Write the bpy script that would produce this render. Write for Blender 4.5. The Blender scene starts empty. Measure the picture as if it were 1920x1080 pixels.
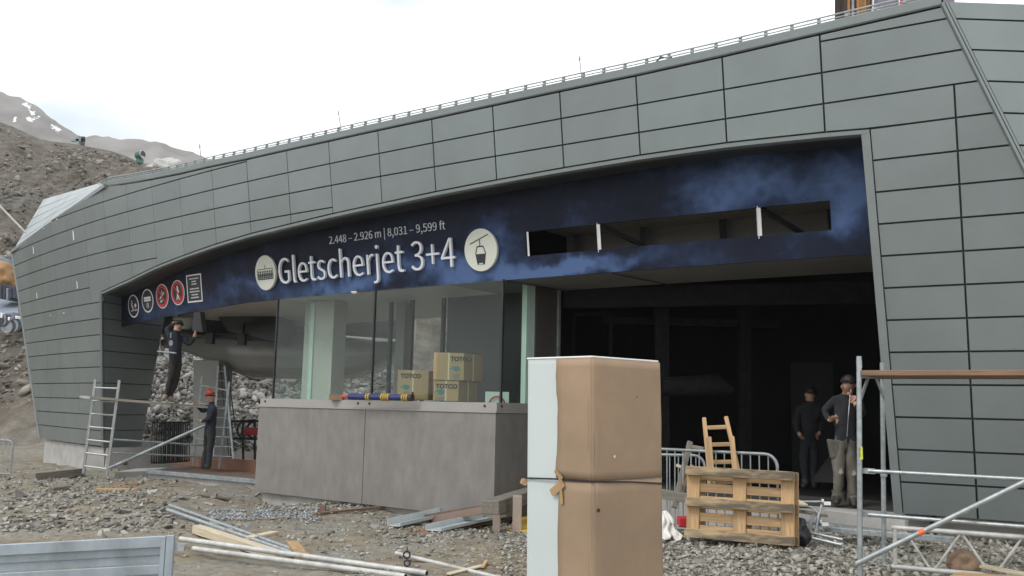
import bpy, bmesh, math, random
import numpy as np
from mathutils import Vector, Matrix, noise as mnoise
random.seed(7); RNG = np.random.default_rng(11)
SC = bpy.context.scene
COL = SC.collection
# ------------------------------------------------------------------ camera
F_PX, PITCH, ROLL, CZ = 1703.87, 0.12893, 0.020715, 1.70
_cp, _sp, _cr, _sr = math.cos(PITCH), math.sin(PITCH), math.cos(ROLL), math.sin(ROLL)
FW = Vector((0, _cp, _sp)); _u0 = Vector((0, -_sp, _cp)); _r0 = Vector((1, 0, 0))
RT = _cr * _r0 + _sr * _u0; UP = -_sr * _r0 + _cr * _u0
cam = bpy.data.objects.new('camera', bpy.data.cameras.new('camera')); COL.objects.link(cam)
m = Matrix((RT, UP, -FW)).transposed().to_4x4(); m.translation = (0, 0, CZ); cam.matrix_world = m
cam.data.sensor_width = 36; cam.data.lens = F_PX / 1920 * 36
cam.data.clip_start = 0.1; cam.data.clip_end = 6000
SC.camera = cam
# ------------------------------------------------------------------ sky, sun, exposure
SUN_EL, SUN_AZ = math.radians(50), math.radians(230)      # compass bearing of the sun, +Y = 0
W = bpy.data.worlds.new('World'); SC.world = W; W.use_nodes = True
nt = W.node_tree; nt.nodes.clear(); N = nt.nodes; Lk = nt.links
out = N.new('ShaderNodeOutputWorld'); bg = N.new('ShaderNodeBackground'); bg2 = N.new('ShaderNodeBackground'); mx = N.new('ShaderNodeMixShader')
sky = N.new('ShaderNodeTexSky'); sky.sky_type = 'NISHITA'; sky.sun_disc = False
sky.sun_elevation = SUN_EL; sky.sun_rotation = SUN_AZ; sky.altitude = 2400
bg.inputs[1].default_value = 0.09; Lk.new(sky.outputs[0], bg.inputs[0])
tc = N.new('ShaderNodeTexCoord'); mp = N.new('ShaderNodeMapping'); mp.inputs['Scale'].default_value = (1, 1, 2.2)
nz = N.new('ShaderNodeTexNoise'); nz.inputs['Scale'].default_value = 2.6; nz.inputs['Detail'].default_value = 6
cr = N.new('ShaderNodeValToRGB'); cr.color_ramp.elements[0].position = 0.36; cr.color_ramp.elements[0].color = (0.50, 0.56, 0.61, 1)
cr.color_ramp.elements[1].position = 0.55; cr.color_ramp.elements[1].color = (1.0, 1.0, 1.0, 1)
bg2.inputs[1].default_value = 1.4
Lk.new(tc.outputs['Generated'], mp.inputs[0]); Lk.new(mp.outputs[0], nz.inputs['Vector']); Lk.new(nz.outputs['Fac'], cr.inputs[0]); Lk.new(cr.outputs[0], bg2.inputs[0])
mx.inputs[0].default_value = 0.92
Lk.new(bg.outputs[0], mx.inputs[1]); Lk.new(bg2.outputs[0], mx.inputs[2]); Lk.new(mx.outputs[0], out.inputs[0])
sl = bpy.data.lights.new('sun', 'SUN'); sl.energy = 1.3; sl.angle = math.radians(18); sl.color = (1, .97, .93)
sun = bpy.data.objects.new('sun', sl); COL.objects.link(sun)
_d = Vector((math.sin(SUN_AZ) * math.cos(SUN_EL), math.cos(SUN_AZ) * math.cos(SUN_EL), math.sin(SUN_EL)))
sun.rotation_euler = _d.to_track_quat('Z', 'Y').to_euler(); sun.location = _d * 60
SC.view_settings.view_transform = 'Standard'; SC.view_settings.look = 'None'
SC.view_settings.exposure = 0.38; SC.view_settings.gamma = 1.0; SC.view_settings.use_curve_mapping = False
SC.render.engine = 'CYCLES'

# ------------------------------------------------------------------ helpers
def at(x, y, d):
    """photo pixel (1920x1080) -> world point at forward distance d (world Y)"""
    v = FW + (x - 960) / F_PX * RT - (y - 540) / F_PX * UP
    return Vector((0, 0, CZ)) + v * (d / v.y)
def atz(x, y, z):
    v = FW + (x - 960) / F_PX * RT - (y - 540) / F_PX * UP
    return Vector((0, 0, CZ)) + v * ((z - CZ) / v.z)
def tag(o, label=None, cat=None, group=None, kind=None):
    if label: o['label'] = label
    if cat: o['category'] = cat
    if group: o['group'] = group
    if kind: o['kind'] = kind
    return o
def link(o, parent=None):
    COL.objects.link(o)
    if parent is not None:
        o.parent = parent
        q = parent; M = Matrix.Identity(4)
        while q is not None:
            M = q.matrix_basis @ M if q.parent is None else q.matrix_parent_inverse @ q.matrix_basis @ M
            q = q.parent
        o.matrix_parent_inverse = M.inverted()
    return o
def thing(name, loc, label, cat, group=None):
    o = bpy.data.objects.new(name, None); o.location = loc; COL.objects.link(o); o.empty_display_size = .2
    return tag(o, label, cat, group)
class MB:
    def __init__(s): s.v = []; s.f = []; s.m = []
    def add(s, vs, fs, mi=0):
        n = len(s.v); s.v += [tuple(p) for p in vs]; s.f += [tuple(i + n for i in f) for f in fs]; s.m += [mi] * len(fs); return s
    def hexa(s, b, t, mi=0):
        return s.add(list(b) + list(t), [(3, 2, 1, 0), (4, 5, 6, 7), (0, 1, 5, 4), (1, 2, 6, 5), (2, 3, 7, 6), (3, 0, 4, 7)], mi)
    def box(s, lo, hi, mi=0):
        x0, y0, z0 = lo; x1, y1, z1 = hi
        return s.hexa([(x0, y0, z0), (x1, y0, z0), (x1, y1, z0), (x0, y1, z0)], [(x0, y0, z1), (x1, y0, z1), (x1, y1, z1), (x0, y1, z1)], mi)
    def beam(s, p0, p1, w, h, up=(0, 0, 1), mi=0):
        p0 = Vector(p0); p1 = Vector(p1); d = (p1 - p0).normalized(); a = d.cross(Vector(up))
        if a.length < 1e-4: a = d.cross(Vector((1, 0, 0)))
        a.normalize(); b = a.cross(d); a = a * w / 2; b = b * h / 2
        return s.hexa([p0 - a - b, p1 - a - b, p1 + a - b, p0 + a - b], [p0 - a + b, p1 - a + b, p1 + a + b, p0 + a + b], mi)
    def tube(s, pts, r, n=10, mi=0, cap=True):
        pts = [Vector(p) for p in pts]; rings = []
        ref = Vector((0.13, 0.21, 1)).normalized()
        for i, p in enumerate(pts):
            d = (pts[min(i + 1, len(pts) - 1)] - pts[max(i - 1, 0)]).normalized()
            a = d.cross(ref)
            if a.length < .05: a = d.cross(Vector((1, 0, 0)))
            a.normalize(); b = d.cross(a)
            rr = r[i] if isinstance(r, (list, tuple)) else r
            rings.append([p + (a * math.cos(t) + b * math.sin(t)) * rr for t in [2 * math.pi * k / n for k in range(n)]])
        vs = [v for R in rings for v in R]; fs = []
        for i in range(len(pts) - 1):
            for k in range(n):
                k2 = (k + 1) % n; fs.append((i * n + k, i * n + k2, (i + 1) * n + k2, (i + 1) * n + k))
        if cap: fs.append(tuple(range(n))[::-1]); fs.append(tuple((len(pts) - 1) * n + k for k in range(n)))
        return s.add(vs, fs, mi)
    def mesh(s, name, mats, smooth=False):
        me = bpy.data.meshes.new(name); me.from_pydata(s.v, [], s.f)
        for mt in (mats if isinstance(mats, (list, tuple)) else [mats]): me.materials.append(mt)
        me.polygons.foreach_set('material_index', s.m)
        bm = bmesh.new(); bm.from_mesh(me); bmesh.ops.recalc_face_normals(bm, faces=bm.faces); bm.to_mesh(me); bm.free()
        if smooth: me.shade_smooth()
        me.update(); return me
    def build(s, name, mats, parent=None, smooth=False, bevel=0, autosmooth=None):
        o = bpy.data.objects.new(name, s.mesh(name, mats, smooth)); link(o, parent)
        if bevel:
            b = o.modifiers.new('Bevel', 'BEVEL'); b.width = bevel; b.segments = 2; b.limit_method = 'ANGLE'; b.angle_limit = math.radians(40)
        if smooth:
            e = o.modifiers.new('Edge', 'EDGE_SPLIT'); e.split_angle = math.radians(38)
        return o
_boxcache = {}
def plank(name, p0, p1, w, h, mt, parent=None, up=(0, 0, 1), roll=0, bevel=.004):
    """a straight timber or profile with its own axes, so the grain runs along it; p0,p1 = centreline"""
    p0 = Vector(p0); p1 = Vector(p1); L = (p1 - p0).length; d = (p1 - p0) / L
    a = Vector(up).cross(d)
    if a.length < 1e-3: a = Vector((0, 1, 0)).cross(d)
    a.normalize(); b = d.cross(a)
    key = (round(L, 3), round(w, 3), round(h, 3), mt.name, bevel)
    if key not in _boxcache:
        q = MB(); q.box((-L / 2, -w / 2, -h / 2), (L / 2, w / 2, h / 2)); _boxcache[key] = q.mesh(name, mt)
    o = bpy.data.objects.new(name, _boxcache[key])
    M = Matrix((d, a, b)).transposed().to_4x4(); M = M @ Matrix.Rotation(roll, 4, 'X'); M.translation = (p0 + p1) / 2
    o.matrix_world = M; o.matrix_basis = M
    link(o, parent)
    if bevel:
        bb = o.modifiers.new('Bevel', 'BEVEL'); bb.width = bevel; bb.segments = 1
    return o
def copy_tree(o, parent=None, delta=None):
    c = o.copy(); COL.objects.link(c)
    if parent is not None: c.parent = parent
    for ch in [k for k in bpy.data.objects if k.parent == o]: copy_tree(ch, c)
    return c
# ------------------------------------------------------------------ materials
def newmat(name):
    m = bpy.data.materials.new(name); m.use_nodes = True; return m, m.node_tree.nodes, m.node_tree.links, m.node_tree.nodes['Principled BSDF']
def mat(name, col, rough=.6, metal=0, var=.15, scale=6, bump=0, bscale=40, grain=None, rand=0, detail=5, col2=None, spec=None, dirt=0, dthr=.5):
    m, N, L, B = newmat(name)
    B.inputs['Roughness'].default_value = rough; B.inputs['Metallic'].default_value = metal
    if spec is not None: B.inputs['Specular IOR Level'].default_value = spec
    tc = N.new('ShaderNodeTexCoord'); mp = N.new('ShaderNodeMapping'); L.new(tc.outputs['Object'], mp.inputs[0])
    if grain: mp.inputs['Scale'].default_value = grain
    n = N.new('ShaderNodeTexNoise'); n.inputs['Scale'].default_value = scale; n.inputs['Detail'].default_value = detail; n.inputs['Roughness'].default_value = .6
    L.new(mp.outputs[0], n.inputs['Vector'])
    r = N.new('ShaderNodeValToRGB'); c = Vector(col)
    a = c * (1 - var); b = Vector(col2) if col2 else c * (1 + var)
    r.color_ramp.elements[0].position = .32; r.color_ramp.elements[1].position = .68
    r.color_ramp.elements[0].color = (*a, 1); r.color_ramp.elements[1].color = (*b, 1)
    L.new(n.outputs['Fac'], r.inputs[0]); last = r.outputs[0]
    if dirt:
        n2 = N.new('ShaderNodeTexNoise'); n2.inputs['Scale'].default_value = scale * .35; n2.inputs['Detail'].default_value = 8
        L.new(mp.outputs[0], n2.inputs['Vector'])
        r2 = N.new('ShaderNodeValToRGB'); r2.color_ramp.elements[0].position = dthr; r2.color_ramp.elements[1].position = dthr + .18
        r2.color_ramp.elements[0].color = (0, 0, 0, 1); r2.color_ramp.elements[1].color = (dirt,) * 3 + (1,)
        L.new(n2.outputs['Fac'], r2.inputs[0])
        mm = N.new('ShaderNodeMix'); mm.data_type = 'RGBA'; L.new(r2.outputs[0], mm.inputs[0]); L.new(last, mm.inputs[6]); mm.inputs[7].default_value = (.09, .075, .06, 1); last = mm.outputs[2]
    if rand:
        oi = N.new('ShaderNodeObjectInfo'); hs = N.new('ShaderNodeHueSaturation'); mr = N.new('ShaderNodeMapRange')
        mr.inputs[3].default_value = 1 - rand; mr.inputs[4].default_value = 1 + rand
        L.new(oi.outputs['Random'], mr.inputs[0]); L.new(mr.outputs[0], hs.inputs['Value']); L.new(last, hs.inputs['Color']); last = hs.outputs[0]
    L.new(last, B.inputs['Base Color'])
    if bump:
        n3 = N.new('ShaderNodeTexNoise'); n3.inputs['Scale'].default_value = bscale; n3.inputs['Detail'].default_value = 4
        L.new(mp.outputs[0], n3.inputs['Vector'])
        bp = N.new('ShaderNodeBump'); bp.inputs['Strength'].default_value = bump; bp.inputs['Distance'].default_value = .01
        L.new(n3.outputs['Fac'], bp.inputs['Height']); L.new(bp.outputs[0], B.inputs['Normal'])
    return m
M = {}
M['zinc'] = mat('zinc_panel', (.192, .220, .219), .36, .35, .07, .9, .12, 1.1, rand=.035, dirt=.10)
M['zinc_trim'] = mat('zinc_trim', (.185, .21, .205), .4, .2, .06, 2)
M['zinc_dark'] = mat('zinc_shadow_joint', (.035, .045, .045), .7, 0, .1)
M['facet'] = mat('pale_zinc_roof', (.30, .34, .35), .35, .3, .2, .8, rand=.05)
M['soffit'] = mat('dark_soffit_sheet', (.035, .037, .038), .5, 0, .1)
M['ceiling'] = mat('pale_ceiling', (.50, .50, .47), .45, 0, .06, 1)
M['ceil_grey'] = mat('grey_ceiling', (.20, .20, .19), .6, 0, .08, 1)
M['concrete'] = mat('concrete', (.36, .35, .33), .9, 0, .12, 3, .3, 30, dirt=.25)
M['hpl'] = None
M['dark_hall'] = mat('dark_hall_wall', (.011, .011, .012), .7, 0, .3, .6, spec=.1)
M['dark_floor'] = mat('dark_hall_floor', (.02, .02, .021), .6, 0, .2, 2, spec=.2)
M['galv'] = mat('galvanised_steel', (.36, .39, .40), .42, .55, .22, 14, .05, 40, rand=.06)
M['galv_dull'] = mat('weathered_galvanised_steel', (.27, .30, .31), .55, .4, .25, 8, .1, 40, dirt=.3)
M['alu'] = mat('aluminium', (.42, .43, .43), .38, .6, .12, 10)
M['white_pole'] = mat('pale_zinc_pole', (.48, .48, .46), .5, .2, .18, 9, dirt=.35)
M['steel_dark'] = mat('dark_steel', (.03, .032, .035), .5, .3, .2)
M['wood'] = mat('sawn_pine', (.46, .30, .15), .75, 0, .22, 5, .25, 12, grain=(.6, 7, 7), rand=.14, dirt=.45)
M['wood_grey'] = mat('weathered_timber', (.20, .185, .15), .85, 0, .25, 5, .35, 12, grain=(.5, 9, 9), rand=.14, dirt=.5)
M['wood_brown'] = mat('brown_plank', (.22, .135, .085), .8, 0, .25, 5, .3, 12, grain=(.5, 9, 9), rand=.1, dirt=.4)
M['wood_pale'] = mat('pale_timber', (.52, .45, .33), .8, 0, .15, 5, .2, 12, grain=(.5, 9, 9), rand=.08, dirt=.2)
M['wood_dark'] = mat('old_dark_wood', (.05, .032, .025), .85, 0, .4, 5, .3, 12, grain=(9, 9, .6), rand=.3)
M['wood_orange'] = mat('warm_old_wood', (.30, .15, .055), .8, 0, .45, 5, .3, 12, grain=(9, 9, .6), rand=.4)
M['card'] = mat('brown_cardboard', (.30, .21, .135), .75, 0, .12, 2.2, .3, 4.5, dirt=.2)
M['card_tan'] = mat('tan_cardboard', (.40, .28, .155), .8, 0, .05, 3, rand=.04)
M['tape'] = mat('packing_tape', (.36, .23, .12), .35, 0, .1)
M['tape_pale'] = mat('pale_packing_tape', (.62, .56, .38), .35, 0, .05)
M['cabinet'] = mat('light_grey_lacquer', (.51, .565, .555), .38, 0, .03, 1.5)
M['strap'] = mat('black_strap', (.012, .012, .014), .5)
M['white'] = mat('white_paint', (.80, .80, .78), .5, 0, .03)
M['emblem'] = mat('cream_emblem', (.58, .60, .52), .35, 0, .06, 2)
M['ink'] = mat('dark_print', (.02, .024, .035), .5)
M['red'] = mat('red_print', (.50, .035, .04), .45, 0, .05)
M['letter'] = mat('white_letter', (.66, .68, .72), .4, 0, .03)
M['yellow'] = mat('yellow_form_board', (.55, .36, .05), .6, 0, .12, 4, dirt=.4)
M['yellow_tag'] = mat('yellow_sticker', (.75, .78, .05), .4, 0, .03)
M['yellow_ring'] = mat('yellow_ring', (.45, .30, .03), .5)
M['blue'] = mat('blue_roll', (.02, .025, .12), .5)
M['red_roll'] = mat('red_roll', (.42, .05, .04), .5)
M['orange'] = mat('orange_tape', (.75, .15, .05), .5)
M['greenpost'] = mat('pale_green_post', (.50, .62, .56), .45, 0, .03)
M['column'] = mat('grey_column', (.24, .24, .225), .6, 0, .05)
M['column_pale'] = mat('pale_column', (.44, .44, .40), .6, 0, .05)
M['hull'] = mat('light_grey_fibreglass', (.27, .27, .255), .22, 0, .10, 1)
M['brown_floor'] = mat('brown_form_ply', (.13, .08, .055), .55, 0, .25, 3)
M['mauve'] = mat('mauve_panel', (.17, .155, .20), .5, 0, .08)
M['black'] = mat('black_plastic', (.012, .013, .016), .35, 0, .2)
M['cloth_white'] = mat('white_tarp', (.62, .61, .57), .6, 0, .06, 4, .2, 10)
M['brownpipe'] = mat('brown_plastic_sheet', (.15, .10, .075), .45, 0, .15, 3)
M['snow_gun'] = mat('green_machine_paint', (.03, .12, .08), .5)
M['skin'] = mat('skin', (.42, .24, .17), .5, 0, .06)
M['navy'] = mat('navy_jacket', (.011, .014, .028), .85, 0, .3, 9, .5, 14)
M['darkjacket'] = mat('charcoal_jacket', (.016, .017, .02), .9, 0, .3, 9, .5, 14)
M['darkbrown'] = mat('dark_work_trousers', (.02, .015, .014), .9, 0, .3, 9, .5, 14)
M['greytrs'] = mat('grey_work_trousers', (.13, .12, .10), .85, 0, .22, 7, .6, 12)
M['charcoal'] = mat('charcoal_trousers', (.018, .019, .023), .9, 0, .25, 9, .5, 14)
M['boots'] = mat('boots', (.03, .027, .025), .6)
M['boots_tan'] = mat('dusty_boots', (.20, .17, .13), .8)
M['hair'] = mat('dark_hair', (.012, .009, .008), .6, 0, .3, 30)
M['beanie'] = mat('red_knit', (.35, .045, .03), .9, 0, .3, 20, .6, 60)
M['hat_dark'] = mat('black_knit', (.015, .015, .018), .9, 0, .3, 20)
# laminate cladding of the ticket booth: vertical brushed mottling
def hpl():
    m, N, L, B = newmat('grey_brown_laminate'); B.inputs['Roughness'].default_value = .42
    tc = N.new('ShaderNodeTexCoord'); acc = []
    for sc, gr in ((7, (1, 1, .45)), (2.5, (1, 1, .8)), (30, (1, 1, .3))):
        mp = N.new('ShaderNodeMapping'); mp.inputs['Scale'].default_value = gr; L.new(tc.outputs['Object'], mp.inputs[0])
        n = N.new('ShaderNodeTexNoise'); n.inputs['Scale'].default_value = sc; n.inputs['Detail'].default_value = 3; L.new(mp.outputs[0], n.inputs['Vector']); acc.append(n.outputs['Fac'])
    a = N.new('ShaderNodeMath'); a.operation = 'ADD'; L.new(acc[0], a.inputs[0]); L.new(acc[1], a.inputs[1])
    b = N.new('ShaderNodeMath'); b.operation = 'MULTIPLY_ADD'; L.new(acc[2], b.inputs[0]); b.inputs[1].default_value = .35; L.new(a.outputs[0], b.inputs[2])
    r = N.new('ShaderNodeValToRGB'); r.color_ramp.elements[0].position = .42; r.color_ramp.elements[1].position = .78
    d = N.new('ShaderNodeMath'); d.operation = 'MULTIPLY'; d.inputs[1].default_value = .5; L.new(b.outputs[0], d.inputs[0]); L.new(d.outputs[0], r.inputs[0])
    r.color_ramp.elements[0].color = (.165, .155, .143, 1); r.color_ramp.elements[1].color = (.222, .207, .19, 1)
    L.new(r.outputs[0], B.inputs['Base Color']); return m
M['hpl'] = hpl()
def glassmat():
    m, N, L, B = newmat('clear_glass'); N.remove(B)
    o = N['Material Output']; t = N.new('ShaderNodeBsdfTransparent'); t.inputs[0].default_value = (.88, .92, .90, 1)
    g = N.new('ShaderNodeBsdfGlossy'); g.inputs['Roughness'].default_value = .02; f = N.new('ShaderNodeFresnel'); gg = N.new('ShaderNodeNewGeometry'); mr = N.new('ShaderNodeMapRange'); mr.inputs[3].default_value = 1.5; mr.inputs[4].default_value = 1 / 1.5; L.new(gg.outputs['Backfacing'], mr.inputs[0]); L.new(mr.outputs[0], f.inputs[0])
    x = N.new('ShaderNodeMixShader'); fm = N.new('ShaderNodeMath'); fm.operation = 'MULTIPLY'; fm.inputs[1].default_value = .45; L.new(f.outputs[0], fm.inputs[0]); L.new(fm.outputs[0], x.inputs[0]); L.new(t.outputs[0], x.inputs[1]); L.new(g.outputs[0], x.inputs[2]); L.new(x.outputs[0], o.inputs[0]); return m
M['glass'] = glassmat()
# air: thin haze that lets the far ridge fade
hzb = MB(); hzb.box((-750, -60, -25), (750, 830, 275)); _hm = bpy.data.materials.new('haze_air'); _hm.use_nodes = True; _n = _hm.node_tree; _n.nodes.clear()
_o = _n.nodes.new('ShaderNodeOutputMaterial'); _v = _n.nodes.new('ShaderNodeVolumePrincipled'); _v.inputs['Color'].default_value = (.93, .95, .97, 1); _v.inputs['Density'].default_value = .00035; _n.links.new(_v.outputs[0], _o.inputs['Volume'])
HAZE = tag(hzb.build('haze', _hm), 'thin mountain haze filling the whole valley', kind='stuff')
# ------------------------------------------------------------------ facade geometry: a curved, outward leaning wall
U = 1.12
_KS = np.array([0, 4, 8, 12, 16, 20, 25.]) * U
_AN = np.array([1.02795716, .97783692, .93693618, .8791606, .82256037, .74478482, .67768893])
_SS = np.linspace(-7, 38, 901)
_a = np.interp(_SS, _KS, _AN); _dx = -np.sin(_a); _dy = np.cos(_a)
_X = np.concatenate([[0], np.cumsum((_dx[1:] + _dx[:-1]) / 2 * np.diff(_SS))]); _Y = np.concatenate([[0], np.cumsum((_dy[1:] + _dy[:-1]) / 2 * np.diff(_SS))])
_i = int(np.argmin(abs(_SS))); _X += 5.06986840 * U - _X[_i]; _Y += 10 * U - _Y[_i]
_NX = -np.cos(_a); _NY = -np.sin(_a)
def plan(s, o=0., z=0.):
    """point at arc length s (0 at the right pier, growing to the left), o metres behind the wall line"""
    x = np.interp(s, _SS, _X); y = np.interp(s, _SS, _Y); nx = np.interp(s, _SS, _NX); ny = np.interp(s, _SS, _NY)
    return Vector((x - nx * o, y - ny * o, z))
def FS(s, z, o=0.):
    """point on the leaning facade"""
    Ln = math.tan(.13033432 + .01146844 * (s / U) / 10)
    return plan(s, o - Ln * (z - .02), z)
def tab(pts):
    xs = [p[0] for p in pts]; ys = [p[1] for p in pts]
    return lambda s: float(np.interp(s, xs, ys))
zt = tab([(.09, 6.62), (1.51, 6.56), (2.8, 6.51), (4.1, 6.48), (7.9, 6.46), (10.4, 6.47), (12.8, 6.5), (14, 6.54), (15.3, 6.57), (16.5, 6.63), (17.6, 6.70), (18.7, 6.80), (20.74, 6.63), (22.4, 6.51), (26.84, 6.11)])
zo = tab([(.98, 5.27), (1.53, 5.30), (2.8, 5.34), (4.1, 5.34), (5.4, 5.32), (6.6, 5.29), (7.9, 5.25), (9.1, 5.20), (10.36, 5.15), (11.55, 5.09), (12.8, 5.03), (14.03, 4.94), (15.3, 4.82), (16.6, 4.68), (17.9, 4.49), (19.46, 4.31)])
s_r = lambda z: .84 + .14 * (z - .45) / 4.82           # right jamb
s_l = lambda z: 20.08 - .62 * (z - .48) / 3.83         # left jamb
s_end = lambda z: 25.4 + 1.44 * (z - .45) / 5.66       # left end of the building
s_fold = lambda z: .09 - .367 * (6.62 - z)             # fold on the right
ZB = .46
rows = [ZB] + [.8592 + .4005 * k for k in range(14)] + [6.467, 6.84]
B = thing('station_building', FS(10, 0), 'long curved lift station clad in grey green metal panels with a wide opening', 'building')
# backing skin (dark, seen in the joints)
def skin(s0, s1, lo, hi, o, mb, n=24, nz=1):
    for i in range(n):
        for k in range(nz):
            q = []
            for (u, v) in ((i, k), (i + 1, k), (i + 1, k + 1), (i, k + 1)):
                z = .5 * (lo(s0(3)) + hi(s0(3)))
                for _ in range(3):
                    s = s0(z) + (s1(z) - s0(z)) * u / n; z = lo(s) + (hi(s) - lo(s)) * v / nz
                q.append(FS(s, z, o))
            mb.add(q, [(0, 1, 2, 3)])
cst = lambda c: (lambda x: c)
mb = MB()
skin(s_r, s_l, zo, zt, .045, mb, 70)
skin(s_fold, s_r, cst(ZB + .02), zt, .045, mb, 4, 8)
skin(s_l, s_end, cst(ZB + .02), zt, .045, mb, 16, 8)
mb.build('backing_wall', M['zinc_dark'], B)
def cell(sa, sb, lo, hi, g=.012, nu=3):
    gs = g if sa(3) < 9 else (.008 if sa(3) < 14 else .004)
    """one cladding panel, 35 mm thick"""
    fr = []; bk = []
    for v in (0, 1):
        for i in range(nu + 1):
            u = i / nu; z = .5 * (lo(1) + hi(1)) if False else None
            z = hi(10) if v else lo(10)
            for _ in range(4):
                a = sa(z) + gs; b = sb(z) - gs; s = a + (b - a) * u; z = (hi(s) - g) if v else (lo(s) + g)
            fr.append((s, z))
    if max(fr[nu + 1 + i][1] - fr[i][1] for i in range(nu + 1)) < .02: return None
    for i in range(nu + 1):
        if fr[nu + 1 + i][1] < fr[i][1] + .004: fr[nu + 1 + i] = (fr[i][0], fr[i][1] + .004)
    mb = MB(); c = FS(*fr[0]); n = nu + 1
    A = [FS(s, z, 0) for s, z in fr]; Bk = [FS(s, z, .04) for s, z in fr]
    fs = []
    for i in range(nu):
        fs.append((i, i + 1, n + i + 1, n + i)); fs.append((2 * n + i, 2 * n + i + 1, i + 1, i)); fs.append((n + i, n + i + 1, 3 * n + i + 1, 3 * n + i))
    fs.append((0, n, 3 * n, 2 * n)); fs.append((nu, n + nu, 3 * n + nu, 2 * n + nu))
    mb.add(A + Bk, fs); return mb
def add_panel(*a, **k):
    q = cell(*a, **k)
    if q: q.build('panel', M['zinc'], B)
SJ = [v * U for v in (0.0026, 1.3573, 2.5140, 3.6621, 4.7971, 5.9136, 7.0381, 8.1431, 9.2582, 10.3168, 11.4381, 12.5314, 13.6542, 14.7274, 15.8098, 16.9231, 18.0123)]
nrow = len(rows) - 1
for r in range(nrow):
    lo0, hi0 = rows[r], rows[r + 1]
    lo = lambda s, l=lo0: max(l, zo(s)) if .98 <= s <= 19.46 else l
    hi = lambda s, h=hi0: min(h, zt(s))
    zm = .5 * (lo0 + hi0)
    # right pier
    if hi0 <= 5.3 + .1 and hi0 <= 5.28:
        add_panel(cst(SJ[0]), s_r, cst(lo0), cst(hi0)); add_panel(s_fold, cst(SJ[0]), cst(lo0), cst(hi0), nu=2)
    elif lo0 < 5.27 + .1 and r < 14 and lo0 < 5.6:
        # rows just above the opening
        add_panel(cst(SJ[0]), cst(SJ[1]), lambda s, l=lo0: max(l, zo(max(s, .98))) if s > .98 else l, cst(hi0)); add_panel(s_fold, cst(SJ[0]), cst(lo0), cst(hi0), nu=2)
    else:
        add_panel(s_fold, cst(SJ[1]), cst(lo0), hi)
    # band over the opening
    for j in range(1, 16):
        a, b = SJ[j], SJ[j + 1]
        if b > 19.4: b = SJ[j + 1]
        if lo0 >= 4.2:
            if hi0 < max(zo(a), zo(b)) and hi0 < min(zo(a), zo(b)) : continue
            if r == 15 and 1.4 < a < 12: continue
            thr = {11: SJ[8], 10: SJ[13], 9: SJ[16]}
            if r in thr and b <= thr[r] + .01: continue
            mg = (r - 1) in thr and b <= thr[r - 1] + .01
            lo_ = lambda s, l=lo0, mg=mg: zo(min(max(s, .98), 19.46)) if mg else max(l, zo(min(max(s, .98), 19.46)))
            hi_b = zt if (r == 14 and 1.4 < a < 12) else hi
            add_panel(cst(a), cst(b), lo_, hi_b)
    # left pier: columns, staggered lightly by row
    st = SJ[16]
    if r == 9: add_panel(cst(SJ[15]), cst(19.48), lambda s: zo(min(s, 19.46)), cst(hi0)); add_panel(cst(19.46), cst(st), cst(lo0), cst(hi0))
    off = (.0, .35, .15)[r % 3]
    e = s_end(zm); 
    sl = s_l(zm) if hi0 < 4.35 else st
    edges = []; q = st + (0 if hi0 < 4.35 else 0)
    cur = st + 1.22 + off * (1 if hi0 < 4.35 else 0)
    while cur < sl + .35: cur += 1.22
    while cur < e - .4: edges.append(cur); cur += 1.22
    first = s_l if hi0 < 4.35 else cst(st)
    bounds = [first] + [cst(x) for x in edges] + [s_end]
    for i in range(len(bounds) - 1):
        lo_ = cst(lo0) if hi0 < 4.35 else (lambda s, l=lo0: max(l, zo(s)) if s < 19.46 else l)
        hi_ = lambda s, h=hi0: min(h, zt(s))
        if hi_(bounds[i](zm) + .1) - lo0 > .03 or hi_(bounds[i + 1](zm) - .1) - lo0 > .03:
            add_panel(bounds[i], bounds[i + 1], lo_, hi_, nu=2)
# frontal face to the right of the fold
def FR(t, z, o=0):
    p = FS(s_fold(z), z, o); return Vector((p.x + t, p.y + .03 * t + o * .2, z))
mb = MB()
for i in range(8):
    z0 = ZB + i * .77; z1 = z0 + .77
    mb.add([FR(-.02, z0, .05), FR(4, z0, .05), FR(4, z1, .05), FR(-.02, z1, .05)], [(0, 1, 2, 3)])
mb.build('backing_wall', M['zinc_dark'], B)
for r in range(nrow):
    lo0, hi0 = rows[r], min(rows[r + 1], 6.66)
    if r == 15: hi0 = 6.70
    xs = [.10, 1.9, 4.0]
    for i in range(2):
        q = MB(); a, b = xs[i] + .012, xs[i + 1] - .012
        f = [FR(a, lo0 + .012), FR(b, lo0 + .012), FR(b, hi0 - .012), FR(a, hi0 - .012)]; k = [p + Vector((0, .045, 0)) for p in f]
        q.hexa(f, k); q.build('panel', M['zinc'], B)
# seam rail in the fold
mb = MB()
for t, w, mi in ((.0, .035, 0), (.05, .03, 0)):
    pts = [FR(t + .01, z) + Vector((0, -.015, 0)) for z in (6.66, 5, 3, ZB)]
    for i in range(3): mb.beam(pts[i], pts[i + 1], w, .05, (0, 1, 0))
mb.build('fold_trim', M['zinc_trim'], B)
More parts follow.
